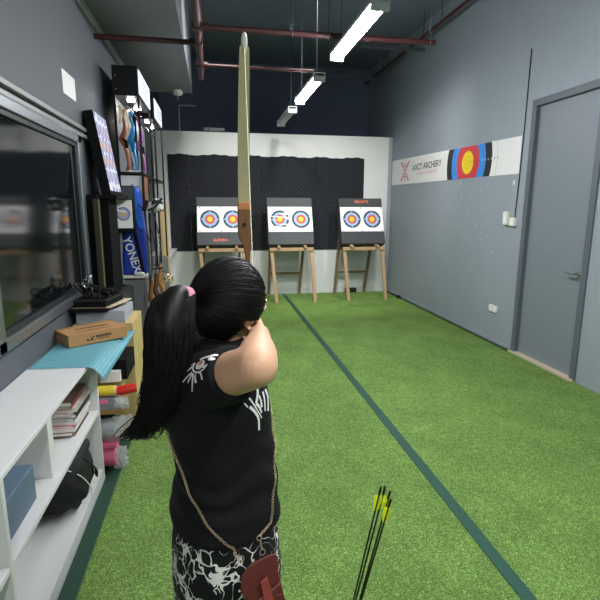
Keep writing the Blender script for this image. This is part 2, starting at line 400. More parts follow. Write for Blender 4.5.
for z, r in ((lz+.09, .024), (lz+.135, .018), (lz-.09, .024), (lz-.14, .018), (lz+.02, .014), (lz-.03, .014)): lg.box(bx-.0014, bx-.0004, ly-r, ly+r, z-r*.7, z+r*.7, 2)
lg.torus((bx-.001, ly, lz), (1,0,0), .045, .006, 24, 6, 0)
for s in (-1, 1): lg.box(bx-.0014, bx-.0004, ly+s*.24-.05, ly+s*.24+.05, lz-.004, lz+.004, 3)
lg.build('emblem', [M('print_pink', (206,120,128), .5), M('print_pale_red', (216,150,152)), M('print_dark', (58,54,60)), M('print_grey_line', (196,196,198))], t)

plate = M('white_switch_plastic', (226,225,216), .35)
t = thing('light_switch', 'tall cream switch box on the grey wall under the banner end', 'switch', (XR, 5.16, 1.46))
MB().box(XR-.045, XR, 5.11, 5.2, 1.45, 1.60).build('box', plate, t, bevel=.006)
MB().box(XR-.052, XR-.045, 5.135, 5.175, 1.49, 1.56).build('rocker', M('rocker_white', (240,240,236), .3), t, bevel=.003)
t = thing('light_switch', 'shorter cream switch box hanging at the end of the black cable', 'switch', (XR, 5.03, 1.44))
MB().box(XR-.04, XR, 4.98, 5.08, 1.44, 1.535).build('box', plate, t, bevel=.006)
MB().box(XR-.047, XR-.04, 5.01, 5.05, 1.465, 1.51).build('rocker', M('rocker_white', (240,240,236), .3), t, bevel=.003)
tag(MB().tube([(XR-.008, 4.985, 3.3), (XR-.008, 4.99, 2.4), (XR-.008, 5.0, 2.0), (XR-.008, 5.02, 1.54)], .006, 6).build('power_cable', blk), 'thin black cable running down the grey wall to the switch', 'cable')
t = thing('wall_socket', 'white twin wall socket low on the grey right wall', 'socket', (XR, 5.29, .385))
MB().box(XR-.022, XR, 5.205, 5.375, .38, .462).build('plate', plate, t, bevel=.005)
for y in (5.25, 5.33):
    MB().box(XR-.0235, XR-.022, y-.018, y+.018, .40, .44).build('socket_face', M('rocker_white', (240,240,236), .3), t, bevel=.001)
tag(MB().box(2.5, 2.72, YB-.07, YB-.002, .0, .09).build('junction_box', blk, bevel=.006), 'small black box on the turf against the white partition', 'box')
t = thing('cable_plug', 'small black plug lying at the foot of the grey wall', 'plug', (3.3, 8.2, .01))
MB().box(3.27, 3.33, 8.15, 8.25, .012, .06).build('body', blk, t, bevel=.01); MB().tube([(3.3, 8.25, .035), (3.31, 8.4, .025), (3.30, 8.6, .025)], .008, 6).build('lead', blk, t)
# ================================================================== TARGET BUTTS
wood = M('pale_pine', (168,138,104), .55, var=.2, vscale=14, stretch=(1,1,.12)); wood_d = M('darker_pine', (124,102,78), .6, var=.2, vscale=14, stretch=(1,1,.12))  # darker pine for rear legs, side rails and rear rail
bfoam = M('grey_foam_block', (74,76,79), .85, var=.1, vscale=40); paper = M('white_paper', (238,236,236), .6)
bfoam_d = M('dark_foam_block', (60,62,65), .85, var=.1, vscale=40)
tf = [M('face_black', (40,50,62), .6), M('face_blue', (140,176,218), .6), M('face_red', (196,72,48), .6), M('face_yellow', (250,196,40), .6), M('face_orange', (248,160,30), .6)]
orange_paint = M('orange_marker', (232,112,78), .6)
def target(xc, W, label_e, label_t, word, top_word, fm_, torn=False, yaw=0):
    # easel
    e = thing('target_easel', label_e, 'easel', (xc, 8.4, 0), 'wooden target easels')
    h = W/2
    zs = .925
    for s in (-1, 1):
        MB().bar((xc+s*(h-.05), 8.2, zs), (xc+s*(h-.05)+(.075 if s < 0 else .06), 8.09, 0), .058, .045, up=(0,1,0)).build('front_leg', wood, e, bevel=.005)
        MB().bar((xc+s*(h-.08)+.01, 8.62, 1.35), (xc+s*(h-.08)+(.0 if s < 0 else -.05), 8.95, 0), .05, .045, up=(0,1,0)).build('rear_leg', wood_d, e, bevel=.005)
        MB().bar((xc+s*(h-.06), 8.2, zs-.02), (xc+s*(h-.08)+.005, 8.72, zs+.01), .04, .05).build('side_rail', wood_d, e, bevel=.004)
        MB().tube([(xc+s*(h-.17), 8.08, zs+.05), (xc+s*(h-.17), 8.44, zs+.05)], .024, 12).build('peg', wood, e, smooth='auto')
    MB().box(xc-h+.015, xc+h-.015, 8.145, 8.20, zs-.03, zs+.026).build('front_rail', wood, e, bevel=.005)
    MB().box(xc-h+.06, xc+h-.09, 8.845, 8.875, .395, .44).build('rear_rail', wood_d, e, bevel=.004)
    # foam butt leaning back on the pegs
    t = thing('target_butt', label_t, 'target', (xc, 8.3, 1.0), 'foam target butts')
    H, D = .845, .2; lean = math.radians(21)
    R4 = Matrix.Translation((xc, 8.17, zs+.085)) @ Matrix.Rotation(yaw, 4, 'Z') @ Matrix.Rotation(-lean, 4, 'X')
    def P(x, z, d=0): return R4 @ V((x, -d, z))
    def pb(mb, x0, x1, z0, z1, d0, d1, mi=0):
        return mb.box(x0, x1, -d1, -d0, z0, z1, mi, R4)
    pb(MB(), -h, h, 0, H, -D, 0).build('foam_block', fm_, t, bevel=.01)
    pz0, pz1 = .225, .675
    zc = (pz0+pz1)/2
    for k, (a, b2) in enumerate(((-h+.012, -.0015), (.0015, h-.008))):
        s = MB(); pb(s, a, b2, pz0, pz1, .0005, .003)
        sh = s.build('paper_face', paper, t)
        c = (a+b2)/2 + (.012 if k == 0 else -.008); m = MB()
        U, W_ = R4.to_3x3() @ V((1,0,0)), R4.to_3x3() @ V((0,0,1))
        for i, (r0, r1, mi) in enumerate(((.124, .161, 0), (.083, .124, 1), (.045, .083, 2), (.0, .045, 3))):
            m.disc(P(c, zc, .0036+i*.0002), U, W_, 0, r1, mi)
        m.disc(P(c, zc, .0046), U, W_, .019, .021, 4)
        if not torn:
            for ang in (0, PI/2, PI, 3*PI/2): cx, cz = c+.135*math.cos(ang), zc+.135*math.sin(ang); pb(m, cx-.011, cx+.011, cz-.011, cz+.011, .0044, .0047, 1)
        m.build('ring_print', tf, sh)
        if torn and k == 0:
            m = MB()
            for (x0, z0, x1, z1, w) in ((-.19, .05, .10, .035, .02), (.02, .09, .15, .12, .03), (.08, .03, .17, .01, .05), (-.19, -.01, -.05, -.02, .012), (0, -.10, .17, -.09, .022), (.07, .075, .12, .10, .04), (-.16, -.13, .1, -.155, .03)):
                p0, p1 = V((c+x0, zc+z0)), V((c+x1, zc+z1)); d = (p1-p0).normalized(); nn = V((-d.y, d.x))*w/2
                m.add([P(*(p0-nn*.4), .0056), P(*(p1-nn), .0056), P(*(p1+nn*.7), .0056), P(*(p0+nn), .0056)], [(0,1,2,3)])
            m.build('torn_patch', paper, sh)
    m = MB()
    for x in (-h+.05, 0, h-.04):
        for z in (pz0+.02, pz1-.02): m.lathe(P(x, z, .003), [(.009,0),(.009,.006),(.004,.009)], 10, axis=R4.to_3x3() @ V((0,-1,0)))
    m.build('pin', blk, t)
    if word:
        m = MB(); U, W_ = R4.to_3x3() @ V((1,0,0)), R4.to_3x3() @ V((0,0,1))
        text(m, word, P(-.02 if not top_word else .02, .065 if not top_word else .755, .0015), U, W_, .064, wscale=1.15, thick=True)
        m.build('lettering', orange_paint, t)
    return P
PT1 = target(.13, .82, 'wooden easel holding the left target, half hidden by the archer', 'grey foam target with two paper faces and orange word along its bottom', 'ELEVEN', False, bfoam)
target(1.312, .795, 'wooden easel holding the middle target beside the dark lane line', 'grey foam target with a torn left paper face, middle of three', None, False, bfoam, torn=True)
target(2.60, .80, 'wooden easel nearest the grey right wall', 'dark grey foam target nearest the right wall with orange word on top', "BEAST'S", True, bfoam_d)
# arrow stuck low in the left target
t = thing('arrow', 'thin dark arrow stuck slanting in the left target between its faces', 'arrow', (.3, 8.2, 1.1))
a0, a1 = PT1(.16, .235, .0), PT1(.10, .105, .11)
MB().tube([a0, a1], .0035, 6).build('shaft', blk, t); MB().tube([a1, a1+(a1-a0).normalized()*.012], .005, 6).build('nock', orange_paint, t)

# four arrows standing in the turf
shaft_m = M('carbon_shaft', (18,19,21), .35); vane_y = M('yellow_vane', (226,240,40), .45); vane_g = M('green_vane', (140,226,60), .45)
def arrow(top, base, label, spin, mats, n_long=.035):
    top, base = V(top), V(base); t = thing('arrow', label, 'arrow', base, 'arrows standing in the turf')
    d = (top-base).normalized(); a = d.orthogonal().normalized(); b = d.cross(a)
    MB().tube([base+d*.02, top-d*.012], .0036, 8).build('shaft', shaft_m, t, smooth='auto')
    MB().tube([top-d*.03, top-d*.012, top], [.0045, .005, .004], 8).build('nock', M('black_nock', (12,12,13), .4), t)
    MB().tube([base, base+d*.02], [.0008, .0036], 8).build('point', steel, t)
    for k in range(3):
        an = spin+k*2*PI/3; r = a*math.cos(an)+b*math.sin(an); s = r.cross(d)*.0006
        pr = [top-d*.098+r*.003, top-d*.085+r*.010, top-d*.055+r*.0165, top-d*.038+r*.0165, top-d*.034+r*.003]
        MB().prism([p-s for p in pr], s*2).build('vane', mats[k], t)
YA = 1.5
for tp, bs, lb, sp, ms in (((.569, YA, .655), (.440, YA, .002), 'leftmost of the yellow fletched black arrows standing in the turf', .3, (vane_y, vane_y, vane_y)),
                           ((.588, YA+.008, .650), (.449, YA+.004, .002), 'black arrow with one green vane, second in the standing bunch', 1.2, (vane_y, vane_g, vane_y)),
                           ((.605, YA, .634), (.459, YA, .002), 'third yellow fletched black arrow, its nock rightmost of the standing bunch', .8, (vane_y, vane_y, vane_y)),
                           ((.603, YA-.016, .612), (.455, YA-.014, .002), 'yellow fletched black arrow with the lowest nock of the bunch', 2.2, (vane_y, vane_y, vane_y))):
    arrow(tp, bs, lb, sp, ms)
# ================================================================== THE ARCHER
skin = M('skin', (205,160,128), .5, var=.04, vscale=30, bump=.05, bscale=300)
nt, b = nodes_of(skin); b.inputs['Subsurface Weight'].default_value = .08; b.inputs['Subsurface Radius'].default_value = (.02,.008,.004)
black_cloth = M('black_jersey', (13,13,15), .85, spec=.25, bump=.15, bscale=700)
def unit(*a): return V(a).normalized()
Fd = unit(.97, .24, 0); Sd = V((-Fd.y, Fd.x, 0))            # torso facing, towards her left shoulder
BC = V((.005, 1.255, 0))                                     # torso axis
def trunk_ring(z, w, d, f=0, s=0, n=36, e=2.4, dz=0):
    out = []
    for j in range(n):
        t = 2*PI*j/n; c, q = math.cos(t), math.sin(t)
        a = abs(c)**(2/e)*(1 if c > 0 else -1); b2 = abs(q)**(2/e)*(1 if q > 0 else -1)
        out.append(BC + Fd*(f+d*a) + Sd*(s+w*b2) + V((0,0,z+dz*a)))
    return out
HC = V((.030, 1.272, 1.396))                                 # head centre
hF = unit(.62, .78, -.06); hU0 = unit(.14, -.10, 1)
hR = hF.cross(hU0).normalized(); hU = hR.cross(hF).normalized()
def hp(a, r, u): return HC + hF*a + hR*r + hU*u
R_SH, R_EL, R_WR = V((-.036, 1.160, 1.218)), V((.080, .970, 1.318)), V((.110, 1.222, 1.320))
L_SH, L_EL, L_WR = V((.0, 1.415, 1.235)), V((.075, 1.66, 1.265)), V((.112, 1.862, 1.362))
NOCK = V((.106, 1.308, 1.318)); GRIP = V((.120, 1.945, 1.373))

bd = MB()
bd.rings([trunk_ring(.60, .04, .04), trunk_ring(.66, .135, .105), trunk_ring(.76, .155, .115), trunk_ring(.86, .135, .105), trunk_ring(.94, .115, .095), trunk_ring(1.05, .125, .10),
          trunk_ring(1.15, .14, .105), trunk_ring(1.22, .145, .09), trunk_ring(1.262, .125, .07), trunk_ring(1.29, .07, .055, .005), trunk_ring(1.30, .04, .04, .01)])
bd.tube([BC+V((.0,.01,1.22)), BC+V((.012,.012,1.29)), V((.022,1.27,1.345)), V((.03,1.272,1.40))], [.06, .052, .049, .05], 20)      # neck
bd.ell(hp(-.012, 0, .022), (hF*.092, hR*.074, hU*.092), 28, 18)             # skull
bd.ell(hp(.028, 0, -.045), (hF*.060, hR*.056, hU*.072), 24, 14)             # face and jaw
bd.ell(hp(.062, 0, -.098), (hF*.024, hR*.024, hU*.018), 14, 10)             # chin
bd.tube([hp(.082, 0, .008), hp(.096, 0, -.018), hp(.106, 0, -.036), hp(.090, 0, -.045)], [.007, .009, .011, .006], 10)   # nose
bd.ell(hp(.084, 0, -.066), (hF*.009, hR*.023, hU*.006), 12, 8); bd.ell(hp(.083, 0, -.076), (hF*.009, hR*.019, hU*.006), 12, 8)
for s in (-1, 1):
    bd.ell(hp(.070, s*.032, -.035), (hF*.02, hR*.02, hU*.018), 12, 8)       # cheek
    bd.ell(hp(.078, s*.030, .018), (hF*.010, hR*.024, hU*.006), 12, 8)      # brow
    ear = hp(-.004, s*.076, -.022)
    bd.torus(ear, hR*s+hF*.25, .021, .0055, 18, 8, sx=1.0); bd.ell(ear+hU*-.018, (hF*.010, hR*.006, hU*.014), 10, 8); bd.ell(ear, (hF*.018, hR*.005, hU*.026), 12, 8)
def limb(a, m, c, ra, rm, rc):
    p = spline([a, (a+m)/2, m], 8); q = spline([m, (m+c)/2, c], 8)
    bd.tube(p, [ra+(rm-ra)*(i/8)**1.3 for i in range(9)], 20)
    bd.tube(q, [rm + (rc-rm)*(i/8) + .005*math.sin(PI*min(1, i/5)) for i in range(9)], 20)
    bd.sph(m, rm*1.0, 18, 12)
limb(R_SH, R_EL, R_WR, .058, .046, .027)
limb(L_SH, L_EL, L_WR, .054, .041, .026)
for s, y0 in ((-1, 0), (1, 0)):                                            # legs
    hip = BC + Sd*s*.085 + V((0,0,.72)); foot = BC + Sd*s*.19 + Fd*.01
    kn = hip*.45+foot*.55 + Fd*.012; kn.z = .43
    bd.tube(spline([hip, (hip+kn)/2, kn], 6), [.088, .085, .08, .074, .066, .06, .055], 18)
    an = V((foot.x, foot.y, .085))
    bd.tube(spline([kn, (kn*.6+an*.4)-Fd*.012, an], 8), [.055, .057, .058, .056, .051, .045, .039, .035, .034], 18)
    bd.tube([an, an+Fd*.06+V((0,0,-.04)), an+Fd*.15+V((0,0,-.06))], [.034, .032, .022], 14)
def hand(wr, dirv, palm_n, thumb_side, curls, spread=.010, thumb=((.5,.6,.2),(.8,.3,.3))):
    d = V(dirv).normalized(); pn = V(palm_n); pn = (pn-d*pn.dot(d)).normalized(); t = d.cross(pn).normalized()*thumb_side
    bd.rings([[wr + d*x + t*(w*math.cos(u)) + pn*(h*math.sin(u)) for u in (2*PI*j/16 for j in range(16))] for x, w, h in ((-.01,.024,.019),(.02,.032,.016),(.05,.037,.014),(.078,.036,.011),(.086,.03,.008))])
    for k, (L, c) in enumerate(zip((.066,.074,.069,.054), curls)):
        off = (1.5-k)*.0185; p = wr + d*.078 + t*off; ang = 0; pts = [p - d*.012, p]; dd = d
        for seg, cc in zip((.45,.31,.24), c):
            ang += cc; dd = d*math.cos(ang) + pn*math.sin(ang) + t*off*spread*10
            p = p + dd.normalized()*L*seg; pts.append(p)
        bd.tube(pts, [.0085,.0088,.0082,.0074,.006], 10); bd.sph(p, .006, 8, 6)
    p = wr + d*.022 + t*.028; pts = [wr+d*.012+t*.012, p]
    for (x, y, z), L in zip(thumb, (.036, .028)):
        p = p + (d*x + t*y + pn*z).normalized()*L; pts.append(p)
    bd.tube(pts, [.012,.0115,.0095,.007], 10); bd.sph(p, .007, 8, 6)
# string hand: three fingers hook the string, palm towards her neck; bow hand: fingers round the grip
hand(R_WR, NOCK - V((0,.012,0)) - R_WR + V((.004,.03,-.004)), (-.75,.1,.1), -1, ((.3,1.5,1.0),(.3,1.5,1.0),(.35,1.5,.9),(.7,1.4,.9)), thumb=((.6,.1,.7),(.5,-.2,.8)))
hand(L_WR, GRIP + V((.0,.03,.0)) - L_WR, (.9,.1,-.1), -1, ((.9,1.3,.9),(1.0,1.3,.9),(1.1,1.3,.9),(1.2,1.3,.8)), thumb=((.8,.5,.4),(.9,.1,.6)))
body_me = remeshed(bd, .0045, 4)
person = link('person', body_me, skin, None, smooth=True)
tag(person, 'dark-haired woman in a black shirt with a ponytail, drawing a bow', 'person')

# shirt ---------------------------------------------------------------
sm = MB()
SH = [(.795,.172,.146),(.810,.174,.149),(.85,.166,.142),(.92,.150,.136),(.985,.146,.134),(1.05,.150,.138),(1.12,.158,.141),(1.18,.160,.128),(1.225,.158,.108),(1.262,.138,.086),(1.287,.088,.068),(1.305,.062,.056)]
shf = [0,0,.004,.008,.004,-.006,-.012,-.012,-.012,-.008,0,.010]
sm.rings([trunk_ring(z, w, d, f, dz=-.0) for (z, w, d), f in zip(SH, shf)])
for a, e2, k in ((R_SH, R_EL, .62), (L_SH, L_EL, .52)):
    ax = (e2-a); ins = BC + V((0,0,1.21)) + Sd*(-.07 if a is R_SH else .07)
    p = spline([ins, a + V((0,0,.0)), a+ax*k], 10)
    sm.tube(p, [.082,.083,.081,.079,.077,.075,.073,.071,.0695,.068,.067], 26)
shirt_me = remeshed(sm, .005, 14)
rsn = random.Random(5)
for v in shirt_me.vertices:                                  # soft folds round the waist and under the arm
    p = v.co; k = math.exp(-((p.z-.93)/.10)**2)
    fold = math.sin((p.z*1.0 + .22*p.x + .1*noise.noise(V(p)*6))*62)*.0042*k
    big = noise.noise(V(p)*V((9,9,7)))*.006*(1 if p.z < 1.18 else .3)
    r = V((p.x-BC.x, p.y-BC.y, 0)); r = r.normalized() if r.length > 1e-4 else V((0,0,0))
    v.co = p + r*(fold+big)
shirt = link('shirt', shirt_me, black_cloth, person, smooth=True); shirt['label'] = 'black short-sleeved shirt with white prints'
def bvh(me): return BVHTree.FromPolygons([v.co for v in me.vertices], [p.vertices for p in me.polygons])
SB = bvh(shirt_me)
def project(mb, polys, O, u, v, d, off=.0015, mi=0, sub=3):
    """lay flat strokes, given in metres in the plane O,u,v, on to the cloth along d"""
    O, u, v, d = V(O), V(u).normalized(), V(v).normalized(), V(d).normalized()
    for tri_v, tri_f in polys:
        vs = []; ok = True
        for x, y in tri_v:
            o = O + u*x + v*y - d*.4
            h = SB.ray_cast(o, d)
            if h[0] is None: ok = False; break
            vs.append(h[0] + h[1]*(off if h[1].dot(d) < 0 else -off))
        if ok: mb.add(vs, tri_f, mi)
def stroke(pts, w0, w1=None, n=14):
    w1 = w0 if w1 is None else w1; ps = spline([V((x, y, 0)) for x, y in pts], n); vs, fs = [], []
    for i, p in enumerate(ps):
        t = (ps[min(i+1, n)]-ps[max(i-1, 0)]).normalized(); nn = V((-t.y, t.x, 0))*(w0+(w1-w0)*i/n)/2
        vs += [(p.x+nn.x, p.y+nn.y), (p.x, p.y), (p.x-nn.x, p.y-nn.y)]
        if i: k = 3*(i-1); fs += [(k, k+1, k+4, k+3), (k+1, k+2, k+5, k+4)]
    return vs, fs
def oval(cx, cy, rx, ry, rot=0, r0=0, n=26, m=4, a0=0, a1=2*PI):
    vs, fs = [], []; c, s = math.cos(rot), math.sin(rot)
    for k in range(m+1):
        q = r0+(1-r0)*k/m
        for j in range(n+1):
            t = a0+(a1-a0)*j/n; x, y = rx*q*math.cos(t), ry*q*math.sin(t); vs.append((cx+c*x-s*y, cy+s*x+c*y))
    for k in range(m):
        for j in range(n): i = k*(n+1)+j; fs.append((i, i+1, i+n+2, i+n+1))
    return vs, fs
white_print = M('white_shirt_print', (226,224,222), .6); orange_print = M('orange_shirt_print', (216,96,52), .6)
q = .0023
def zp_(l): return [((x-205)/10*q, -(y-165)/10*q) for x, y in l]
O = V((-.036, 1.10, 1.272)); dd = V((.03, .86, -.50)); vv = V((0,.50,.86))
mb = MB(); P_ = []
P_.append(oval(0, 0, 5.2*q, 4.0*q, .5)); P_.append(oval(-.2*q, -.3*q, 8.6*q, 7.4*q, .4, r0=.80, a0=2.0, a1=5.6))
for l, a, b2 in (([(118,215),(60,245),(14,278)], 15, 13), ([(125,225),(95,262),(68,300)], 18, 13), ([(132,232),(122,300),(110,390)], 20, 13), ([(158,245),(150,280),(158,326)], 10, 24), ([(190,232),(212,262),(224,318)], 18, 15),
                 ([(150,125),(125,130),(105,138)], 20, 6), ([(135,155),(100,165),(64,186)], 22, 8), ([(200,105),(250,100),(300,110),(320,140)], 22, 30), ([(300,105),(345,98),(376,96)], 18, 16), ([(285,135),(320,140),(346,132)], 26, 16), ([(235,190),(250,205),(262,214)], 28, 20)):
    P_.append(stroke(zp_(l), a/10*q, b2/10*q))
project(mb, P_, O, (1,0,0), vv, dd)
mb2 = [oval(*zp_([(212,150)])[0], 2.6*q, 1.5*q, .6)]
project(mb, mb2, O, (1,0,0), vv, dd, off=.0024, mi=1)
mb.build('sleeve_print', [white_print, orange_print], person)
# chest print
qc = q*1.22
def zc_(l): return [((x-300)/12*qc, -(y-250)/12*qc) for x, y in l]
O2 = V((.088, 1.13, 1.160)); d2 = V((-.30, .86, -.40)); u2 = V((.94,.33,0)); v2 = u2.cross(-d2).normalized(); v2 = v2 if v2.z > 0 else -v2
mb = MB(); P_ = [stroke(zc_([(215,245),(280,310),(330,390),(346,515)]), 34/12*qc, 26/12*qc), stroke(zc_([(150,200),(172,222),(190,245)]), 10/12*qc, 16/12*qc), stroke(zc_([(215,155),(270,235),(330,320),(382,395)]), 20/12*qc, 12/12*qc),
      stroke(zc_([(335,75),(335,120),(318,180),(300,225)]), 36/12*qc, 30/12*qc), stroke(zc_([(350,150),(375,215),(385,280)]), 22/12*qc, 30/12*qc), stroke(zc_([(300,225),(345,270),(380,340)]), 40/12*qc, 20/12*qc), stroke(zc_([(420,120),(440,220),(440,330)]), 30/12*qc, 20/12*qc), stroke(zc_([(480,100),(520,200),(500,340)]), 40/12*qc, 30/12*qc)]
project(mb, P_, O2, u2, v2, d2)
if mb.v: mb.build('chest_print', white_print, person)

# skirt ----------------------------------------------------------------
sk = M('cracked_print_cloth', (12,12,14), .8, spec=.3)
nt, b = nodes_of(sk); tc = nt.nodes.new('ShaderNodeTexCoord')
nz = nt.nodes.new('ShaderNodeTexNoise'); nz.inputs['Scale'].default_value = 9; nz.inputs['Detail'].default_value = 3
mxv = nt.nodes.new('ShaderNodeMix'); mxv.data_type = 'RGBA'; mxv.inputs['Factor'].default_value = .16
nt.links.new(tc.outputs['Object'], nz.inputs['Vector']); nt.links.new(tc.outputs['Object'], mxv.inputs['A']); nt.links.new(nz.outputs['Color'], mxv.inputs['B'])
def crack(scale, lo, hi):
    vo = nt.nodes.new('ShaderNodeTexVoronoi'); vo.feature = 'DISTANCE_TO_EDGE'; vo.inputs['Scale'].default_value = scale
    nt.links.new(mxv.outputs['Result'], vo.inputs['Vector'])
    return vo
v1 = crack(23, 0, 0); v2_ = crack(44, 0, 0)
nm = nt.nodes.new('ShaderNodeTexNoise'); nm.inputs['Scale'].default_value = 13; nm.inputs['Detail'].default_value = 2; nt.links.new(tc.outputs['Object'], nm.inputs['Vector'])
def math_(op, a, b2=None):
    m = nt.nodes.new('ShaderNodeMath'); m.operation = op
    for k, x in enumerate((a, b2)):
        if x is None: continue
        if isinstance(x, (int, float)): m.inputs[k].default_value = x
        else: nt.links.new(x, m.inputs[k])
    return m.outputs[0]
th1 = math_('MULTIPLY', math_('MAXIMUM', math_('SUBTRACT', nm.outputs['Fac'], .37), 0), .29)     # line width wanders, some cracks vanish
l1 = math_('LESS_THAN', v1.outputs['Distance'], th1)
th2 = math_('MULTIPLY', math_('MAXIMUM', math_('SUBTRACT', nm.outputs['Fac'], .55), 0), 1.1)
l2 = math_('LESS_THAN', v2_.outputs['Distance'], th2)
mk = math_('MAXIMUM', l1, l2)
mc = nt.nodes.new('ShaderNodeMix'); mc.data_type = 'RGBA'; mc.inputs['A'].default_value = lin((13,13,15)); mc.inputs['B'].default_value = lin((214,214,204))
nt.links.new(mk, mc.inputs['Factor']); nt.links.new(mc.outputs['Result'], b.inputs['Base Color'])
kb = MB(); rr = []
for z, w, d in ((.80,.155,.128),(.745,.174,.144),(.66,.182,.150),(.56,.180,.150),(.46,.174,.146),(.40,.170,.142)):
    rg = trunk_ring(z, w, d, .002, n=72)
    if z < .7: rg = [p + (p-BC-V((0,0,z)))*(.035*math.sin(6*math.atan2(p.y-BC.y, p.x-BC.x)+z*5)*(.7-z)*2.2) for p in rg]
    rr.append(rg)
kb.rings(rr); skirt = kb.build('skirt', sk, person, smooth='auto'); skirt['label'] = 'black skirt with a cracked white print'
# shoes
for s in (-1, 1):
    f0 = BC + Sd*s*.19 + Fd*.01; mb = MB()
    rs_ = []
    for x, w, h in ((-.055,.026,.06),(-.03,.036,.085),(.02,.038,.075),(.08,.042,.052),(.13,.04,.042),(.165,.026,.034)):
        c = f0+Fd*x; rs_.append([c + Sd*w*a + V((0,0,max(.0, h*bq))) for a, bq in ((-1,0),(-1,.5),(-.7,.9),(0,1),(.7,.9),(1,.5),(1,0))])
    mb.rings(rs_).build('shoe', M('black_shoe', (24,24,26), .6), person, smooth='auto', bevel=.004)

# eyes, lips, glasses
for s in (-1, 1):
    e = MB().sph(hp(.071, s*.030, -.002), .0125, 14, 9).build('eye', M('eye_white', (230,226,220), .2), person, smooth=True)
    MB().ell(hp(.0822, s*.030, -.002), (hF*.0022, hR*.0055, hU*.0055), 12, 7).build('iris', M('dark_iris', (38,24,18), .2), e, smooth=True)
MB().ell(hp(.089, 0, -.0665), (hF*.006, hR*.021, hU*.004), 14, 8).ell(hp(.088, 0, -.0745), (hF*.006, hR*.017, hU*.005), 14, 8).build('lips', M('lip_rose', (176,98,92), .45), person, smooth=True)
gl = MB(); gold = M('gold_wire', (190,160,110), .3, .9)
for s in (-1, 1):
    gl.torus(hp(.112, s*.034, -.006), hF+hR*s*.12, .024, .0012, 28, 6, sx=1.0)
    gl.tube([hp(.110, s*.058, .0), hp(.06, s*.078, .002), hp(.0, s*.084, .0), hp(-.02, s*.082, -.02)], .0012, 6)
gl.tube([hp(.112, -.01, .0), hp(.116, 0, .004), hp(.112, .01, .0)], .0012, 6)
g = gl.build('glasses', gold, person, smooth='auto'); g['label'] = 'thin gold-rimmed round glasses'
for s in (-1, 1): MB().disc(hp(.112, s*.034, -.006), hR*.024, hU*.024, 0, 1).build('lens', M('spectacle_glass', (235,245,240), .02, trans=.95), g)

# hair -----------------------------------------------------------------
hair_m = M('black_hair', (9,8,8), .48, spec=.28)
PB = V((-.066, 1.198, 1.430))                                # where the ponytail leaves the head
pbd = (PB-HC); PBl = V((pbd.dot(hF), pbd.dot(hR), pbd.dot(hU)))
def on_head(d, k=1.0):
    """point on the hair surface in direction d (head frame)"""
    d = V(d).normalized(); rx = .110 if d.x < 0 else .110
    r = 1/math.sqrt((d.x/rx)**2 + (d.y/.097)**2 + ((d.z)/(.120 if d.z > 0 else .108))**2)
    return d*r*k
def hw(l): return hp(l.x, l.y, l.z)
hm = MB(); nu, nv = 48, 30; keep = []
def face_open(d):                                            # bare face, ears and nape
    if d.x > .52-.34*max(0, min(1, (.12-d.z)/.25)) and d.z < .30+.25*(abs(d.y)): return True
    if d.z < -.22 and d.x > -.40 and abs(d.y) > .25: return True
    if d.x > -.25 and d.z < -.30-(.1-d.x)*.25 : return True
    if d.z < -.80: return True
    return False
vs, fs = [], []
for j in range(nv+1):
    for i in range(nu):
        t, u = PI*j/nv, 2*PI*i/nu; d = V((math.sin(t)*math.cos(u), math.sin(t)*math.sin(u), math.cos(t)))
        k = .80 if face_open(d) else .985+.012*noise.noise(d*9)
        vs.append(hw(on_head(d, k)))
for j in range(nv):
    for i in range(nu): fs.append((j*nu+i, j*nu+(i+1) % nu, (j+1)*nu+(i+1) % nu, (j+1)*nu+i))
hm.add(vs, fs)
rh = random.Random(11)
def strand(mb, pts, r):
    k = len(pts); mb.tube(pts, [r*(1 if i < k-2 else .5) for i in range(k)], 3, cap=False)
pd = PBl.normalized()
for i in range(1500):
    while True:
        d = V((rh.gauss(0,1), rh.gauss(0,1), rh.gauss(0,1))).normalized()
        if not face_open(d): break
    if rh.random() < .45:                                    # push the roots out to the hairline
        for _ in range(12):
            e = (d + (d-pd)*.12).normalized()
            if face_open(e): break
            d = e
    ang = d.angle(pd); n = max(4, int(ang/.16)); lift = rh.uniform(.985, 1.028); pts = []
    ax = pd.cross(d); side = rh.uniform(-.05, .05)
    if ax.length < 1e-3: continue
    for k in range(n+1):
        t = k/n; e = d.slerp(pd, t) if ang < 3.0 else d
        e = e + ax.normalized()*side*math.sin(PI*t) - V((0,0,.12*math.sin(PI*t)*min(1, ang)))*(.5 if d.z > 0 else -.1)
        pts.append(hw(on_head(e, lift + .012*math.sin(PI*t) + .006*noise.noise(V((i*.37, t*3, 0))))))
    strand(hm, pts, rh.uniform(.0010, .0021))
for i in range(40):                                          # fly-away hairs
    d = V((rh.uniform(-.6,.8), rh.gauss(0,.5), rh.uniform(.3,1))).normalized(); p = on_head(d, 1.01); q2 = on_head((d+V((rh.gauss(0,.3), rh.gauss(0,.3), .1))).normalized(), rh.uniform(1.05, 1.13))
    hm.tube([hw(p), hw((p+q2)*.5*1.02), hw(q2)], .0004, 3, cap=False)
hm.build('hair', hair_m, person, smooth=True)
PT = [PB, PB+V((-.026,-.026,.006)), (-.106,1.150,1.395), (-.112,1.135,1.33), (-.120,1.125,1.26), (-.138,1.12,1.205), (-.158,1.112,1.16), (-.182,1.105,1.122)]
pc = spline(PT, 28); pm = MB()
prad = lerpl
PR = ((0,.020),(.08,.030),(.2,.048),(.36,.056),(.5,.052),(.65,.042),(.8,.032),(.92,.02),(1,.006))
pm.tube(pc, [lerpl(PR, i/28)*.74 for i in range(29)], 18)
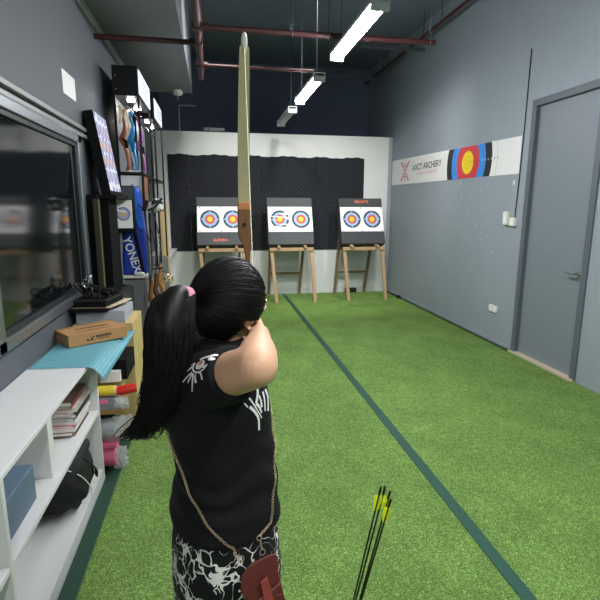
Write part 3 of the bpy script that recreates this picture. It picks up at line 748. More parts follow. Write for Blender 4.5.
for i in range(1300):
    a, rr_ = rh.uniform(0, 2*PI), math.sqrt(rh.random()); endt = rh.uniform(.72, 1.0) if rh.random() < .8 else 1.08; ph = rh.uniform(0, 6); amp = rh.uniform(.002, .016); pts = []
    n = 18; spread = rh.gauss(0, 1)
    for k in range(n+1):
        t = endt*k/n; tt = min(t, 1); j = min(int(tt*28), 27); c = pc[j].lerp(pc[j+1], tt*28-j)
        if t > 1: c = c + (pc[-1]-pc[-3])*((t-1)*6)
        r = max(lerpl(PR, tt), .014 if t > .8 else 0)*(1.04*(.74+.26*rr_)+.03*math.sin(t*9+ph))*(1+.35*max(0, t-.5)*spread)
        wv = amp*math.sin(t*16+ph)*max(0, t-.45)*2
        jt = V((noise.noise(V((i*1.7, t*5, 0))), noise.noise(V((i*1.7, t*5, 9))), 0))*.007*min(1, t*8)
        pts.append(c + jt + V((math.cos(a), math.sin(a)*.8, .25*math.sin(a)))*r + V((wv+.028*spread*max(0, t-.72)**1.2*3, .3*wv, 0)))
    strand(pm, pts, rh.uniform(.0009, .0019))
pony = pm.build('ponytail', hair_m, person, smooth=True)
hair_axis = (PB-HC).normalized()
mb = MB(); tx = V(PT[1])-PB; tx.normalize()
for k in range(3): mb.torus(PB+tx*(.002+.006*k), tx, .019+.001*k, .0055, 26, 8)
mb.build('hair_tie', M('pink_hair_tie', (214,150,170), .7, bump=.3, bscale=200), person, smooth='auto')['label'] = 'pink hair tie'

# ------------------------------------------------------------------ shoulder bag
BG = bvh(skirt.data)
t = thing('shoulder_bag', 'small brick-red leather phone bag on a gold chain at her hip', 'bag', (.10, 1.06, .55))
leather = M('red_leather', (84,31,25), .42, var=.15, vscale=40, bump=.12, bscale=260); gold_c = M('gold_chain', (196,172,142), .28, .9)
bO = V((.086, 1.068, .742)); bn = unit(.18, -.93, .30); bu = unit(.97, .20, 0); bu = (bu - bn*bu.dot(bn)).normalized(); bv = bn.cross(bu).normalized(); bv = bv if bv.z > 0 else -bv
rot = math.radians(8); bu, bv = bu*math.cos(rot)+bv*math.sin(rot), bv*math.cos(rot)-bu*math.sin(rot)
def B(x, y, d=0): return bO + bu*x + bv*y + bn*d
def rrect(x0, x1, y0, y1, r, n=5):
    out = []
    for cx, cy, a in ((x1-r, y1-r, 0), (x0+r, y1-r, PI/2), (x0+r, y0+r, PI), (x1-r, y0+r, 1.5*PI)):
        out += [(cx+r*math.cos(a+PI/2*k/n), cy+r*math.sin(a+PI/2*k/n)) for k in range(n+1)]
    return out
def slab(mb, pts, d0, d1): return mb.prism([B(x, y, d0) for x, y in pts], bn*(d1-d0))
slab(MB(), rrect(-.048, .048, -.185, -.008, .012), -.012, .012).build('pouch', leather, t, bevel=.005)
slab(MB(), [(-.052,-.045),(-.054,-.02),(-.045,.008),(-.025,.022),(.0,.028),(.03,.029),(.052,.026),(.050,-.012),(.02,-.022),(-.02,-.036)], .006, .013).build('back_flap', leather, t, bevel=.002)
slab(MB(), [(-.044,-.066),(.046,-.040),(.047,-.182),(-.046,-.182)], .0125, .021).build('front_pocket', leather, t, bevel=.004)
slab(MB(), [(-.006,-.018),(.014,-.012),(.018,-.13),(.010,-.142),(-.004,-.138),(-.010,-.125)], .022, .027).build('closing_strap', M('red_leather_worn', (128,54,44), .4, bump=.1, bscale=200), t, bevel=.002)
MB().lathe(B(.005, -.112, .027), [(.005,0),(.005,.002),(.002,.004)], 14, axis=bn).build('stud', gold_c, t, smooth='auto')
slab(MB(), rrect(.026, .042, -.075, -.067, .003), .0215, .024).build('loop', leather, t, bevel=.001)
rg = MB()
ringL, ringR = B(-.036, .044, .004), B(.020, .040, .006)
for q4 in (ringL, ringR): MB().torus(q4, bn, .007, .0014, 18, 6).build('ring', gold_c, t, smooth='auto')
cl = MB(); cl.tube([ringR+bv*.006, ringR+bv*.03+bu*.001], .0022, 6).torus(ringR+bv*.036, bn, .006, .0016, 14, 6).build('clasp', gold_c, t, smooth='auto'); cl = MB(); cl.tube([ringL+bv*.005-bu*.005, ringL+bv*.010-bu*.012], .0022, 6)
cl.build('clasp', gold_c, t, smooth='auto')
def snap(p, off=.004):
    best = None
    for T in (SB, BG):
        h = T.find_nearest(p)
        if h[0] is not None and (best is None or h[3] < best[3]): best = h
    c, n = best[0], best[1]
    rad = V((p.x-BC.x, p.y-BC.y, 0)).normalized()
    if n.dot(rad) < 0 and p.z < 1.2: n = -n
    return c + n*off
def around(ang, z, r=.25):                                   # 0 = her front, -90 = her right side (towards the lens)
    a = math.radians(ang); dirv = Fd*math.cos(a) + Sd*math.sin(a); o = BC + V((0,0,z)) + dirv*.5
    hits = [h for h in (T.ray_cast(o, -dirv) for T in (SB, BG)) if h[0] is not None]
    h = min(hits, key=lambda h: h[3]); return h[0] + dirv*.0045
def dense(ks, n=34):
    out = []
    for i in range(n+1):
        t_ = i/n*(len(ks)-1); out.append(around(lerpl([(k, a_) for k, (a_, z_) in enumerate(ks)], t_), lerpl([(k, z_) for k, (a_, z_) in enumerate(ks)], t_)))
    for _ in range(2): out = [out[0]] + [(p+q4*2+w_)/4 if (q4-BC).length < ((p+w_)/2-BC).length else q4 for p, q4, w_ in zip(out, out[1:], out[2:])] + [out[-1]]
    return out
back = [ringL+bv*.010-bu*.012] + dense([(-97,.80),(-112,.845),(-130,.905),(-147,.97),(-165,1.05),(-184,1.12),(-205,1.19),(-232,1.245)])
front = [ringR+bv*.04] + dense([(-62,.83),(-52,.885),(-42,.96),(-30,1.04),(-12,1.12),(15,1.19),(50,1.24)])
top_l = [around(78, 1.262)] if True else []
path = list(reversed(front)); full = spline(back, 140) + spline([back[-1], V(back[-1])*.5+V(front[-1])*.5+V((0,0,.028)), front[-1]], 16)[1:] + spline(path, 130)[1:]
ln = MB(); acc = 0; last = full[0]; links = []
dist = [0]
for a, c in zip(full, full[1:]): dist.append(dist[-1]+(c-a).length)
s_, i = 0, 0; k = 0
while s_ < dist[-1]:
    while dist[i+1] < s_: i += 1
    f = (s_-dist[i])/max(1e-6, dist[i+1]-dist[i]); p = full[i].lerp(full[i+1], f); d = (full[i+1]-full[i]).normalized()
    r = V((p.x-BC.x, p.y-BC.y, .0)).normalized(); n = r if k % 2 else d.cross(r).normalized()
    n = (n-d*n.dot(d)).normalized(); a2 = d.cross(n)
    rs2 = []
    for j in range(10):
        an = 2*PI*j/10; c = p + d*math.cos(an)*.0052 + a2*math.sin(an)*.0032; dr = (d*math.cos(an)+a2*math.sin(an))
        rs2.append([c + (dr*math.cos(u)+n*math.sin(u))*.00095 for u in (2*PI*q3/5 for q3 in range(5))])
    ln.rings(rs2, closed=True); s_ += .0072; k += 1
ch_ = ln.build('chain_strap', gold_c, t, smooth=True); ch_['kind'] = 'stuff'; ch_['label'] = 'fine gold link chain'

# ------------------------------------------------------------------ the bow she draws
t = thing('recurve_bow', 'wooden recurve bow with olive limbs, drawn upright by the woman', 'bow', GRIP)
olive = M('olive_limb', (168,164,124), .38, var=.05, vscale=20); edge = M('limb_edge', (206,202,170), .4); rwood = M('riser_walnut', (116,78,44), .4, var=.3, vscale=18, stretch=(1,1,.15)); copper = M('copper_wood', (196,128,82), .32, var=.1, vscale=20, stretch=(1,1,.2))
tipm = M('limb_tip_grey', (186,186,176), .35)
bx0 = GRIP.x
def limbpath(s):
    """side view of the drawn limb: y back towards the archer, z away from the grip"""
    return [V((bx0+.002*s, GRIP.y+y, GRIP.z+s*z)) for y, z in ((.012,.20),(.012,.30),(.002,.41),(-.022,.52),(-.060,.63),(-.108,.73),(-.142,.79),(-.152,.818))]
tips = {}
for s in (1, -1):
    lp = spline(limbpath(s), 24); wd = [lerpl(((0,.024),(.45,.0218),(.8,.0185),(.96,.0165),(1,.0145)), i/24) for i in range(25)]
    rs_ = []
    for i, p in enumerate(lp):
        d = (lp[min(i+1, 24)]-lp[max(i-1, 0)]).normalized(); sx = V((1,0,0)); nn = d.cross(sx).normalized(); th = lerpl(((0,.0065),(.8,.004),(1,.003)), i/24)
        rs_.append([p+sx*wd[i]+nn*th, p+sx*wd[i]-nn*th, p-sx*wd[i]-nn*th, p-sx*wd[i]+nn*th])
    lb = MB().rings(rs_).build('limb', olive, t, bevel=.0012)
    e = MB()
    for i in range(24): e.add([rs_[i][0]+V((.0006,0,0)), rs_[i][1]+V((.0006,0,0)), rs_[i+1][1]+V((.0006,0,0)), rs_[i+1][0]+V((.0006,0,0))], [(0,1,2,3)])
    e.build('edge_lamination', edge, lb)
    tp = MB(); p0, p1 = lp[21], lp[24]; dn = (p1-p0).normalized()
    tp.tube([p0+V((0,-.006,0)), p0.lerp(p1, .6)+V((0,-.006,0)), p1+dn*.006, p1+dn*.022, p1+dn*.036, p1+dn*.042], [(.003,.003),(.004,.007),(.005,.0115),(.005,.0105),(.004,.007),(.002,.002)], 12, up=(0,1,0))
    tp.build('limb_tip', tipm, lb, smooth='auto'); tips[s] = lp[22]+V((0,-.009,0))
    MB().prism([V((bx0-.024, GRIP.y-.012, GRIP.z+s*.262)), V((bx0+.024, GRIP.y-.012, GRIP.z+s*.262)), V((bx0+.024, GRIP.y-.014, GRIP.z+s*.292)), V((bx0-.024, GRIP.y-.014, GRIP.z+s*.292))], (0,.045,0)).build('limb_pocket', copper, t, bevel=.004)
# riser outline seen from behind (x to her right), with a cut-away sight window
prof = [(-.024,.275),(-.025,.18),(-.022,.155),(-.008,.125),(.002,.095),(.003,.03),(-.010,.012),(-.016,0),(-.016,-.07),(-.02,-.10),(-.024,-.16),(-.024,-.275),(.024,-.275),(.024,-.16),(.018,-.10),(.016,-.05),(.016,.02),(.022,.06),(.024,.12),(.024,.275)]
MB().prism([(bx0+x, GRIP.y-.01, GRIP.z+z) for x, z in prof], (0,.038,0)).build('riser', rwood, t, bevel=.004)
gp = [(GRIP.y-.010,.03),(GRIP.y-.028,.0),(GRIP.y-.026,-.04),(GRIP.y-.034,-.085),(GRIP.y-.010,-.11)]
MB().prism([(bx0-.015, y, GRIP.z+z) for y, z in gp]+[(bx0-.015, GRIP.y+.01, GRIP.z-.11), (bx0-.015, GRIP.y+.01, GRIP.z+.03)], (.03,0,0)).build('grip', rwood, t, bevel=.005)
for z in (.205, -.205): MB().lathe((bx0, GRIP.y-.0105, GRIP.z+z), [(.008,0),(.008,-.004),(.0045,-.004),(.004,.002)], 14, axis=(0,1,0)).build('limb_bolt', blk, t, smooth='auto')
MB().tube([tips[1], NOCK, tips[-1]], .0016, 6).build('bowstring', M('pale_bowstring', (214,210,180), .6), t)
t = thing('arrow', 'arrow nocked on the bow the woman draws, pointing at the targets', 'arrow', NOCK)
a1 = V((bx0+.012, GRIP.y+.03, GRIP.z+.022)); ad = (a1-NOCK).normalized()
MB().tube([NOCK+ad*.014, NOCK+ad*.74], .0034, 8).build('shaft', shaft_m, t, smooth='auto'); MB().tube([NOCK+ad*.002, NOCK+ad*.016], [.004, .0045], 8).build('nock', M('black_nock', (12,12,13), .4), t)
MB().tube([NOCK+ad*.74, NOCK+ad*.765], [.0036, .0008], 8).build('point', steel, t)
for k in range(3):
    r = V((math.cos(k*2.094+.5), 0, math.sin(k*2.094+.5))); MB().prism([NOCK+ad*x+r*y-V((.0003,0,0)) for x, y in ((.035,.003),(.04,.015),(.07,.013),(.095,.003))], (.0006,0,0)).build('vane', vane_y, t)
# ================================================================== SHOP CLUTTER ALONG THE LEFT WALL
wlam = M('white_laminate', (214,214,212), .45, var=.02); gsteel = M('grey_cabinet_steel', (112,115,116), .5, var=.04, vscale=3)
bmetal = M('black_metal', (18,18,21), .4, .3); card = M('kraft_cardboard', (176,132,84), .75, var=.08, vscale=10); card_y = M('pale_cardboard', (196,172,116), .7, var=.12, vscale=8, stretch=(3,3,.6))
blkmat = M('matte_black', (11,11,13), .8, spec=.2)
# white shelf
t = thing('shelf_unit', 'low white open shelf unit with the teal cutting mat on top', 'shelf', (-.85, 1.6, 0))
X0, X1 = -.995, -.70
for y in (.3, 1.55, 2.83): MB().box(X0, X1, y, y+.022, .0, .778).build('upright', wlam, t, bevel=.002)
for y0, y1 in ((.322, 1.55), (1.572, 2.83)):
    for z in (.06, .44): MB().box(X0, X1-.002, y0, y1, z, z+.022).build('shelf_board', wlam, t, bevel=.002)
MB().box(X0, X1+.005, .29, 2.86, .778, .80).build('top_board', wlam, t, bevel=.003)
MB().box(X1-.03, X1-.002, .322, 2.83, .0, .06).build('plinth', wlam, t)
MB().box(X0, X0+.008, .322, 2.83, .06, .778).build('back_panel', wlam, t)
# booklets on the middle board
bk = [((24,22,26),'black booklet lowest in the pile on the white shelf'),((120,92,70),'tan booklet above the black one in the shelf pile'),((214,206,196),'cream booklet low in the shelf pile'),((196,96,122),'pink booklet in the shelf pile'),((232,226,222),'white booklet above the pink one in the shelf pile'),
      ((60,130,140),'teal booklet in the middle of the shelf pile'),((40,40,48),'charcoal booklet above the teal one in the shelf pile'),((206,176,186),'pale rose booklet in the shelf pile'),((222,218,210),'off-white booklet near the top of the shelf pile'),((188,72,56),'red booklet near the top of the shelf pile'),((90,60,60),'maroon booklet topmost of the shelf pile')]
z = .463; rb = random.Random(4)
for i, (c, lb) in enumerate(bk):
    h = rb.choice((.012, .018, .022)); dx, dy = rb.uniform(-.012, .012), rb.uniform(-.02, .02)
    t = thing('booklet', lb, 'booklet', (-.87, 2.42, z), 'booklets piled on the white shelf')
    MB().box(-.95+dx, -.745+dx, 2.50+dy, 2.78+dy, z+.0015, z+h-.0015).build('pages', M('page_white', (226,222,214), .7), t)
    cm = M('cover_%d_%d_%d' % c, c, .4)
    MB().box(-.952+dx, -.743+dx, 2.498+dy, 2.782+dy, z, z+.0015).box(-.952+dx, -.743+dx, 2.498+dy, 2.782+dy, z+h-.0015, z+h).box(-.745+dx, -.7425+dx, 2.498+dy, 2.782+dy, z, z+h).build('cover', cm, t)
    z += h
tag(MB().box(-.97, -.75, 1.62, 1.95, .463, .62).build('storage_box', M('blue_grey_box', (92,112,132), .6), bevel=.006), 'blue-grey storage box on the white shelf at the picture edge', 'box')
t = thing('ring_binder', 'white ring binder standing on the white shelf beside the booklets', 'binder', (-.86, 2.12, .463))
MB().box(-.98, -.74, 2.1, 2.105, .463, .76).box(-.98, -.74, 2.155, 2.16, .463, .76).box(-.742, -.737, 2.1, 2.16, .463, .76).build('cover', M('binder_white', (216,216,214), .4), t, bevel=.001)
MB().box(-.97, -.76, 2.107, 2.153, .47, .75).build('pages', M('page_white', (226,222,214)), t)
# black bag slumped out of the lower bay
def blob(c, ax, amp, fr, seed, n=40, m=26):
    mb = MB(); mb.ell((0,0,0), ((1,0,0),(0,1,0),(0,0,1)), n, m); out = []
    for p in mb.v:
        k = 1+amp*noise.noise(p*fr+V((seed, seed*2, 0)))+amp*.5*noise.noise(p*fr*2.3+V((0, seed, 3)))
        s = V((math.copysign(abs(p.x)**.8, p.x), math.copysign(abs(p.y)**.8, p.y), math.copysign(abs(p.z)**.8, p.z)))
        out.append(V(c)+V((s.x*ax[0], s.y*ax[1], s.z*ax[2]))*k)
    mb.v = out; return mb
t = thing('bag', 'slumped black cloth bag in the lower bay of the white shelf', 'bag', (-.82, 2.33, .083))
cb = M('black_bag_cloth', (15,15,17), .75, bump=.3, bscale=60)
bb = blob((-.835, 2.50, .255), (.15, .20, .172), .16, 1.7, 2.0)
for p in bb.v: p.z = max(p.z, .084)
bb.build('body', cb, t, smooth=True)
MB().tube(spline([(-.83, 2.40, .41), (-.73, 2.45, .38), (-.675, 2.54, .26), (-.69, 2.62, .16)], 20), [(.003,.014)]*21, 8).build('strap', cb, t, smooth='auto')
MB().tube(spline([(-.76, 2.35, .36), (-.70, 2.38, .30), (-.675, 2.44, .2), (-.68, 2.46, .12)], 16), .0025, 6).build('white_cord', M('white_cord', (220,220,216), .6), t)
# teal cutting mat draped on the top
teal = M('teal_mat', (84,152,166), .55)
nt, b = nodes_of(teal); tc = nt.nodes.new('ShaderNodeTexCoord')
sx = nt.nodes.new('ShaderNodeSeparateXYZ'); nt.links.new(tc.outputs['UV'], sx.inputs[0])
def gline(o, per, w):
    m = nt.nodes.new('ShaderNodeMath'); m.operation = 'MULTIPLY'; nt.links.new(o, m.inputs[0]); m.inputs[1].default_value = per
    f = nt.nodes.new('ShaderNodeMath'); f.operation = 'FRACT'; nt.links.new(m.outputs[0], f.inputs[0])
    l = nt.nodes.new('ShaderNodeMath'); l.operation = 'LESS_THAN'; nt.links.new(f.outputs[0], l.inputs[0]); l.inputs[1].default_value = w; return l.outputs[0]
mxm = nt.nodes.new('ShaderNodeMath'); mxm.operation = 'MAXIMUM'; nt.links.new(gline(sx.outputs['X'], 22, .12), mxm.inputs[0]); nt.links.new(gline(sx.outputs['Y'], 32, .12), mxm.inputs[1])
mc = nt.nodes.new('ShaderNodeMix'); mc.data_type = 'RGBA'; mc.inputs['A'].default_value = lin((84,152,166)); mc.inputs['B'].default_value = lin((150,196,204))
nt.links.new(mxm.outputs[0], mc.inputs['Factor']); nt.links.new(mc.outputs['Result'], b.inputs['Base Color'])
mb = MB(); NU, NV = 26, 34
A_, B_, C_, D_ = V((-.985, 2.62)), V((-.585, 2.60)), V((-.555, 3.37)), V((-.985, 3.37))
def matpt(u, v):
    p = (A_*(1-u)+B_*u)*(1-v)+(D_*(1-u)+C_*u)*v
    o = max(0, p.x+.69); droop = (o*o*7.5)*(1-v)**1.1
    return V((p.x-droop*.25, p.y, .8035+.003*math.sin(v*5)*u-droop))
mb.grid(matpt, NU, NV)
mo = mb.build('cutting_mat', teal, None, smooth=True, solid=.003)
uv = mo.data.uv_layers.new(name='grid')
for lp_ in mo.data.loops:
    i = lp_.vertex_index; uv.data[lp_.index].uv = ((i % (NU+1))/NU, (i//(NU+1))/NV)
tag(mo, 'teal gridded cutting mat drooping over the edge of the white shelf', 'cutting mat')
# kraft parcel on the mat
t = thing('cardboard_box', 'flat kraft cardboard box with black print lying on the cutting mat', 'box', (-.78, 3.1, .809))
c0 = V((-.575, 3.185)); e1 = V((-.81, -.586)); e2 = V((-.586, .81))
def bxp(a, b2, z): p = c0+e1*a+e2*b2; return V((p.x, p.y, z))
LZ, HZ, LL, LW = .809, .883, .37, .25
MB().prism([bxp(0,0,LZ), bxp(LL,0,LZ), bxp(LL,LW*.85,LZ), bxp(0,LW,LZ)], (0,0,HZ-LZ)).build('carton', card, t, bevel=.003)
pr = MB(); ink = M('box_ink', (52,38,28), .7)
def side(a, h): return bxp(a, -.0008, LZ+h)
for pts in ([(.235,.022),(.262,.038),(.262,.022)], [(.215,.022),(.240,.048),(.236,.022)], [(.208,.042),(.226,.052),(.226,.038)]): pr.add([side(*p) for p in pts], [tuple(range(len(pts)))])
rk = random.Random(8); a = .205
while a > .118:
    wd = rk.uniform(.007, .011); pr.add([side(a, .034), side(a-wd, .034), side(a-wd-.002, .050), side(a-.002, .050)], [(0,1,2,3)]); a -= wd+.002
a = .19
while a > .12:
    wd = rk.uniform(.004, .007); pr.add([side(a, .022), side(a-wd, .022), side(a-wd, .029), side(a, .029)], [(0,1,2,3)]); a -= wd+.002
for a_, b_, w_ in ((.30, .055, .012), (.28, .115, .028)):
    a = a_
    while a > .09:
        wd = rk.uniform(.012, .024); pr.add([bxp(a, b_, HZ+.0008), bxp(a-wd, b_, HZ+.0008), bxp(a-wd, b_+w_, HZ+.0008), bxp(a, b_+w_, HZ+.0008)], [(0,1,2,3)]); a -= wd+.005
pr.build('box_print', ink, t)
MB().prism([bxp(.002,LW-.03,HZ), bxp(LL,LW*.85-.03,HZ), bxp(LL,LW*.85-.026,HZ), bxp(.002,LW-.026,HZ)], (0,0,.001)).build('lid_seam', ink, t)

# tall carton and the stack with the compound bow
t = thing('cardboard_box', 'tall pale cardboard carton standing under the black tray stack', 'box', (-.78, 3.65, 0))
MB().box(-.985, -.585, 3.46, 3.88, 0, .835).build('carton', card_y, t, bevel=.004)
MB().box(-.5845, -.5835, 3.64, 3.68, .02, .83).box(-.70, -.66, 3.4585, 3.4597, .3, .83).build('packing_tape', M('yellow_tape', (200,184,96), .35), t)
t = thing('cardboard_box', 'pale grey flat carton lying on the tall cardboard carton', 'box', (-.8, 3.6, .835))
MB().box(-.96, -.635, 3.47, 3.82, .836, .925).build('carton', M('grey_carton', (168,172,178), .6), t, bevel=.004)
MB().box(-.6345, -.634, 3.5, 3.8, .872, .876).build('lid_seam', M('seam_grey', (110,112,116), .6), t)
tag(MB().box(-.98, -.74, 3.42, 3.80, .926, .955).build('laptop_case', blkmat, bevel=.006), 'slim black case between the grey carton and beige card', 'case')
tag(MB().prism([(-.985, 3.44, .956), (-.72, 3.42, .956), (-.625, 3.74, .956), (-.985, 3.80, .956)], (0,0,.006)).build('card_sheet', M('beige_card', (214,196,160), .7)), 'beige sheet of card sticking out under the black tray', 'card')
t = thing('tray', 'shallow black foam tray holding the compound bow', 'tray', (-.83, 3.6, .964))
MB().prism([(-.985, 3.43, .964), (-.745, 3.41, .964), (-.68, 3.70, .964), (-.985, 3.76, .964)], (0,0,.046)).build('base', blkmat, t, bevel=.004)
lipz = 1.0105
mbp = MB(); cs = [V((-.985, 3.43, lipz)), V((-.745, 3.41, lipz)), V((-.68, 3.70, lipz)), V((-.985, 3.76, lipz))]
for i in range(4): mbp.bar(cs[i], cs[(i+1) % 4], .012, .014)
mbp.build('rim', M('tray_rim', (40,40,43), .35), t, bevel=.002)
t = thing('compound_bow', 'black compound bow lying in the black tray', 'bow', (-.83, 3.58, 1.02))
cbm = M('anodised_black', (16,16,18), .3, .4); sil = M('machined_silver', (190,192,195), .25, .9)
cy = 3.56
MB().tube(spline([(-.97, cy, 1.10), (-.90, cy+.02, 1.07), (-.84, cy, 1.075), (-.78, cy+.01, 1.06), (-.73, cy+.03, 1.04)], 20), [(.022,.012)]*21, 10).build('riser', cbm, t, smooth='auto')
for s, (p, q3) in enumerate((((-.875, cy-.02, 1.09), (-.755, cy+.0, 1.055)), ((-.97, cy-.03, 1.11), (-.90, cy-.05, 1.04)))):
    MB().bar(p, q3, .03, .012).build('limb', cbm, t, bevel=.003)
    cm = MB(); cc = V(q3)+V((.02,-.0,.0)); cm.torus(cc, (.2,1,.2), .028, .007, 22, 8)
    for k in range(3): a = k*2.1; cm.bar(cc+V((math.cos(a)*.028,0,math.sin(a)*.028)), cc-V((math.cos(a)*.028,0,math.sin(a)*.028)), .008, .006)
    cm.build('cam_wheel', cbm, t, smooth='auto')
MB().torus((-.885, cy-.03, 1.115), (0,1,.2), .03, .008, 24, 8).torus((-.872, cy-.03, 1.07), (.2,1,.1), .022, .006, 20, 8).lathe((-.87, cy-.05, 1.12), [(.012,0),(.016,.02),(.016,.05),(.009,.06)], 14, axis=(.3,0,1)).build('sight', sil, t, smooth='auto')
MB().bar((-.87, cy-.03, 1.10), (-.745, cy-.02, 1.045), .02, .03).lathe((-.765, cy-.03, 1.05), [(.02,-.03),(.027,-.02),(.027,.02),(.018,.03)], 16, axis=(1,.1,-.45)).build('stabiliser', cbm, t, smooth='auto')
MB().tube([(-.96, cy-.06, 1.035), (-.73, cy-.03, 1.02)], .002, 5).tube([(-.96, cy-.05, 1.05), (-.73, cy-.015, 1.03)], .002, 5).build('bow_cable', M('grey_cable', (96,96,98), .6), t)
MB().bar((-.80, cy-.09, 1.015), (-.80, cy-.04, 1.09), .012).bar((-.80, cy-.10, 1.0175), (-.80, cy+.02, 1.0175), .014).build('rest_foot', cbm, t, bevel=.002)

# packed goods between shelf and carton (a tower on the green edging)
clear = M('clear_film', (238,240,242), .1, trans=.55, spec=.8); pinkm = M('pink_goods', (232,112,152), .45); silv = M('silver_tape', (176,180,184), .3, .3); red_m = M('red_plastic', (206,44,32), .4); yel_m = M('yellow_print', (222,196,52), .45); palep = M('pale_pink_card', (224,172,176), .5)
def crinkle(mb, x0, x1, y, z0, z1, seed):
    def fn(u, v):
        x = x0+(x1-x0)*u; z = z0+(z1-z0)*v; k = .011*abs(noise.noise(V((x*55, z*55, seed))))+.006*noise.noise(V((x*120, z*110, seed)))
        return V((x+.01*noise.noise(V((v*6, seed, u*2)))*u, y-.012-k-.014*math.sin(PI*u)*math.sin(PI*v), z+.01*noise.noise(V((u*7, seed, v)))))
    mb.grid(fn, 22, 20); return mb
def sleeve(seed, x0, x1, y, z0, z1): return crinkle(MB(), x0, x1, y, z0, z1, seed)
tag(MB().box(-.94, -.70, 2.875, 3.32, .013, .032).build('low_crate', blkmat, bevel=.004), 'flat black crate on the floor under the packed goods', 'crate')
t = thing('tape_pack', 'pink grip tape roll in a clear bag at the foot of the goods pile', 'roll', (-.70, 2.97, .033))
MB().lathe((-.70, 2.965, .108), [(.03,-.09),(.075,-.09),(.075,.055),(.03,.055)], 28, axis=(1,0,.02)).build('roll', pinkm, t, smooth='auto')
sleeve(1.0, -.665, -.575, 2.945, .02, .17).build('clear_bag', clear, t, smooth=True, solid=.0006)
t = thing('tape_pack', 'pale pink flat box directly on the pink tape roll', 'box', (-.70, 2.98, .185))
MB().box(-.82, -.630, 2.885, 3.12, .185, .207).build('carton', M('deep_pink_card', (206,92,126), .5), t, bevel=.002)
t = thing('tape_pack', 'silver grey tape roll in a clear bag above the pink roll', 'roll', (-.70, 2.98, .208))
MB().lathe((-.69, 2.975, .292), [(.035,-.09),(.083,-.09),(.083,.055),(.035,.055)], 28, axis=(1,0,0)).build('roll', silv, t, smooth='auto')
MB().lathe((-.634, 2.975, .292), [(.034,0),(.0345,.003),(.001,.003)], 24, axis=(1,0,0)).build('label', M('page_white', (226,222,214)), t)
sleeve(5.0, -.72, -.535, 2.945, .21, .375).build('clear_bag', clear, t, smooth=True, solid=.0006)
tag(MB().box(-.80, -.645, 2.90, 3.0, .376, .405).build('small_pad', blkmat, bevel=.003), 'small black pad between the silver roll and the brown tray', 'pad')
tag(MB().box(-.86, -.575, 2.88, 3.2, .406, .434).build('cardboard_tray', M('brown_tray', (140,104,58), .75), bevel=.003), 'brown cardboard tray between the silver roll and the photo pack', 'tray')
t = thing('photo_pack', 'clear pack with a pink and grey printed card above the brown tray', 'pack', (-.70, 2.95, .435))
MB().box(-.83, -.62, 2.885, 3.02, .435, .505).build('card', M('grey_print_card', (128,130,136), .4, var=.5, vscale=45), t, bevel=.002)
MB().box(-.76, -.66, 2.8835, 2.885, .475, .50).build('pink_print', pinkm, t)
sleeve(9.0, -.63, -.54, 2.905, .436, .508).build('clear_bag', clear, t, smooth=True, solid=.0006)
t = thing('tube_pack', 'yellow and pink printed tube with a red cap lying on the goods pile', 'tube', (-.68, 2.94, .506))
MB().tube([(-.83, 2.93, .538), (-.61, 2.93, .538)], .031, 20).build('tube', palep, t, smooth='auto')
MB().tube([(-.80, 2.9275, .542), (-.62, 2.9275, .542)], .0315, 20).build('yellow_label', yel_m, t, smooth='auto')
MB().tube([(-.61, 2.93, .538), (-.595, 2.93, .538), (-.59, 2.93, .538), (-.50, 2.95, .545)], [.026,.026,.030,.027], 18).build('cap', red_m, t, smooth='auto')
t = thing('box', 'white-fronted black box above the yellow tube and below the mat', 'box', (-.70, 3.1, .0))
MB().box(-.88, -.565, 3.03, 3.34, .571, .70).build('carton', blkmat, t, bevel=.004)
MB().box(-.86, -.60, 2.99, 3.03, .571, .64).build('paper_front', paper, t, bevel=.002)
tag(MB().box(-.90, -.64, 3.03, 3.33, .435, .57).build('carton_block', card_y, bevel=.003), 'pale cardboard block under the white-fronted black box', 'box')

# low dark cabinet with tall black things against the wall
t = thing('cabinet', 'low charcoal cabinet under the black foam blocks by the wall', 'cabinet', (-.9, 4.4, 0))
MB().box(-.998, -.79, 3.92, 4.785, 0, .90).build('body', M('charcoal_cabinet', (52,54,56), .5), t, bevel=.003)
for y0, y1 in ((3.93, 4.34), (4.35, 4.76)):
    dr = MB().box(-.79, -.776, y0, y1, .06, .89).build('door', M('charcoal_cabinet', (52,54,56), .5), t, bevel=.002)
    MB().bar((-.772, y1-.05, .55), (-.772, y1-.05, .68), .01).build('handle', sil, dr)
tag(MB().box(-.985, -.90, 4.10, 4.68, .901, 1.735).build('foam_block', blkmat, bevel=.006), 'thick black foam slab standing on the charcoal cabinet at the wall', 'foam block')
tag(MB().box(-.895, -.83, 4.16, 4.50, .901, 1.70).build('foam_block', M('black_foam', (13,13,15), .9, spec=.15), bevel=.006), 'black foam slab in front of the thick one on the charcoal cabinet', 'foam block')
t = thing('tall_carton', 'narrow olive-brown carton standing upright beside the black foam slabs', 'box', (-.875, 4.0, .901))
MB().box(-.915, -.875, 4.0, 4.07, .901, 1.70).build('carton', M('olive_carton', (44,40,24), .6, var=.25, vscale=20, stretch=(4,4,.4)), t, bevel=.003)
MB().box(-.8745, -.8735, 4.01, 4.05, .92, 1.69).build('gold_stripe', M('gold_stripe', (92,84,38), .5), t)
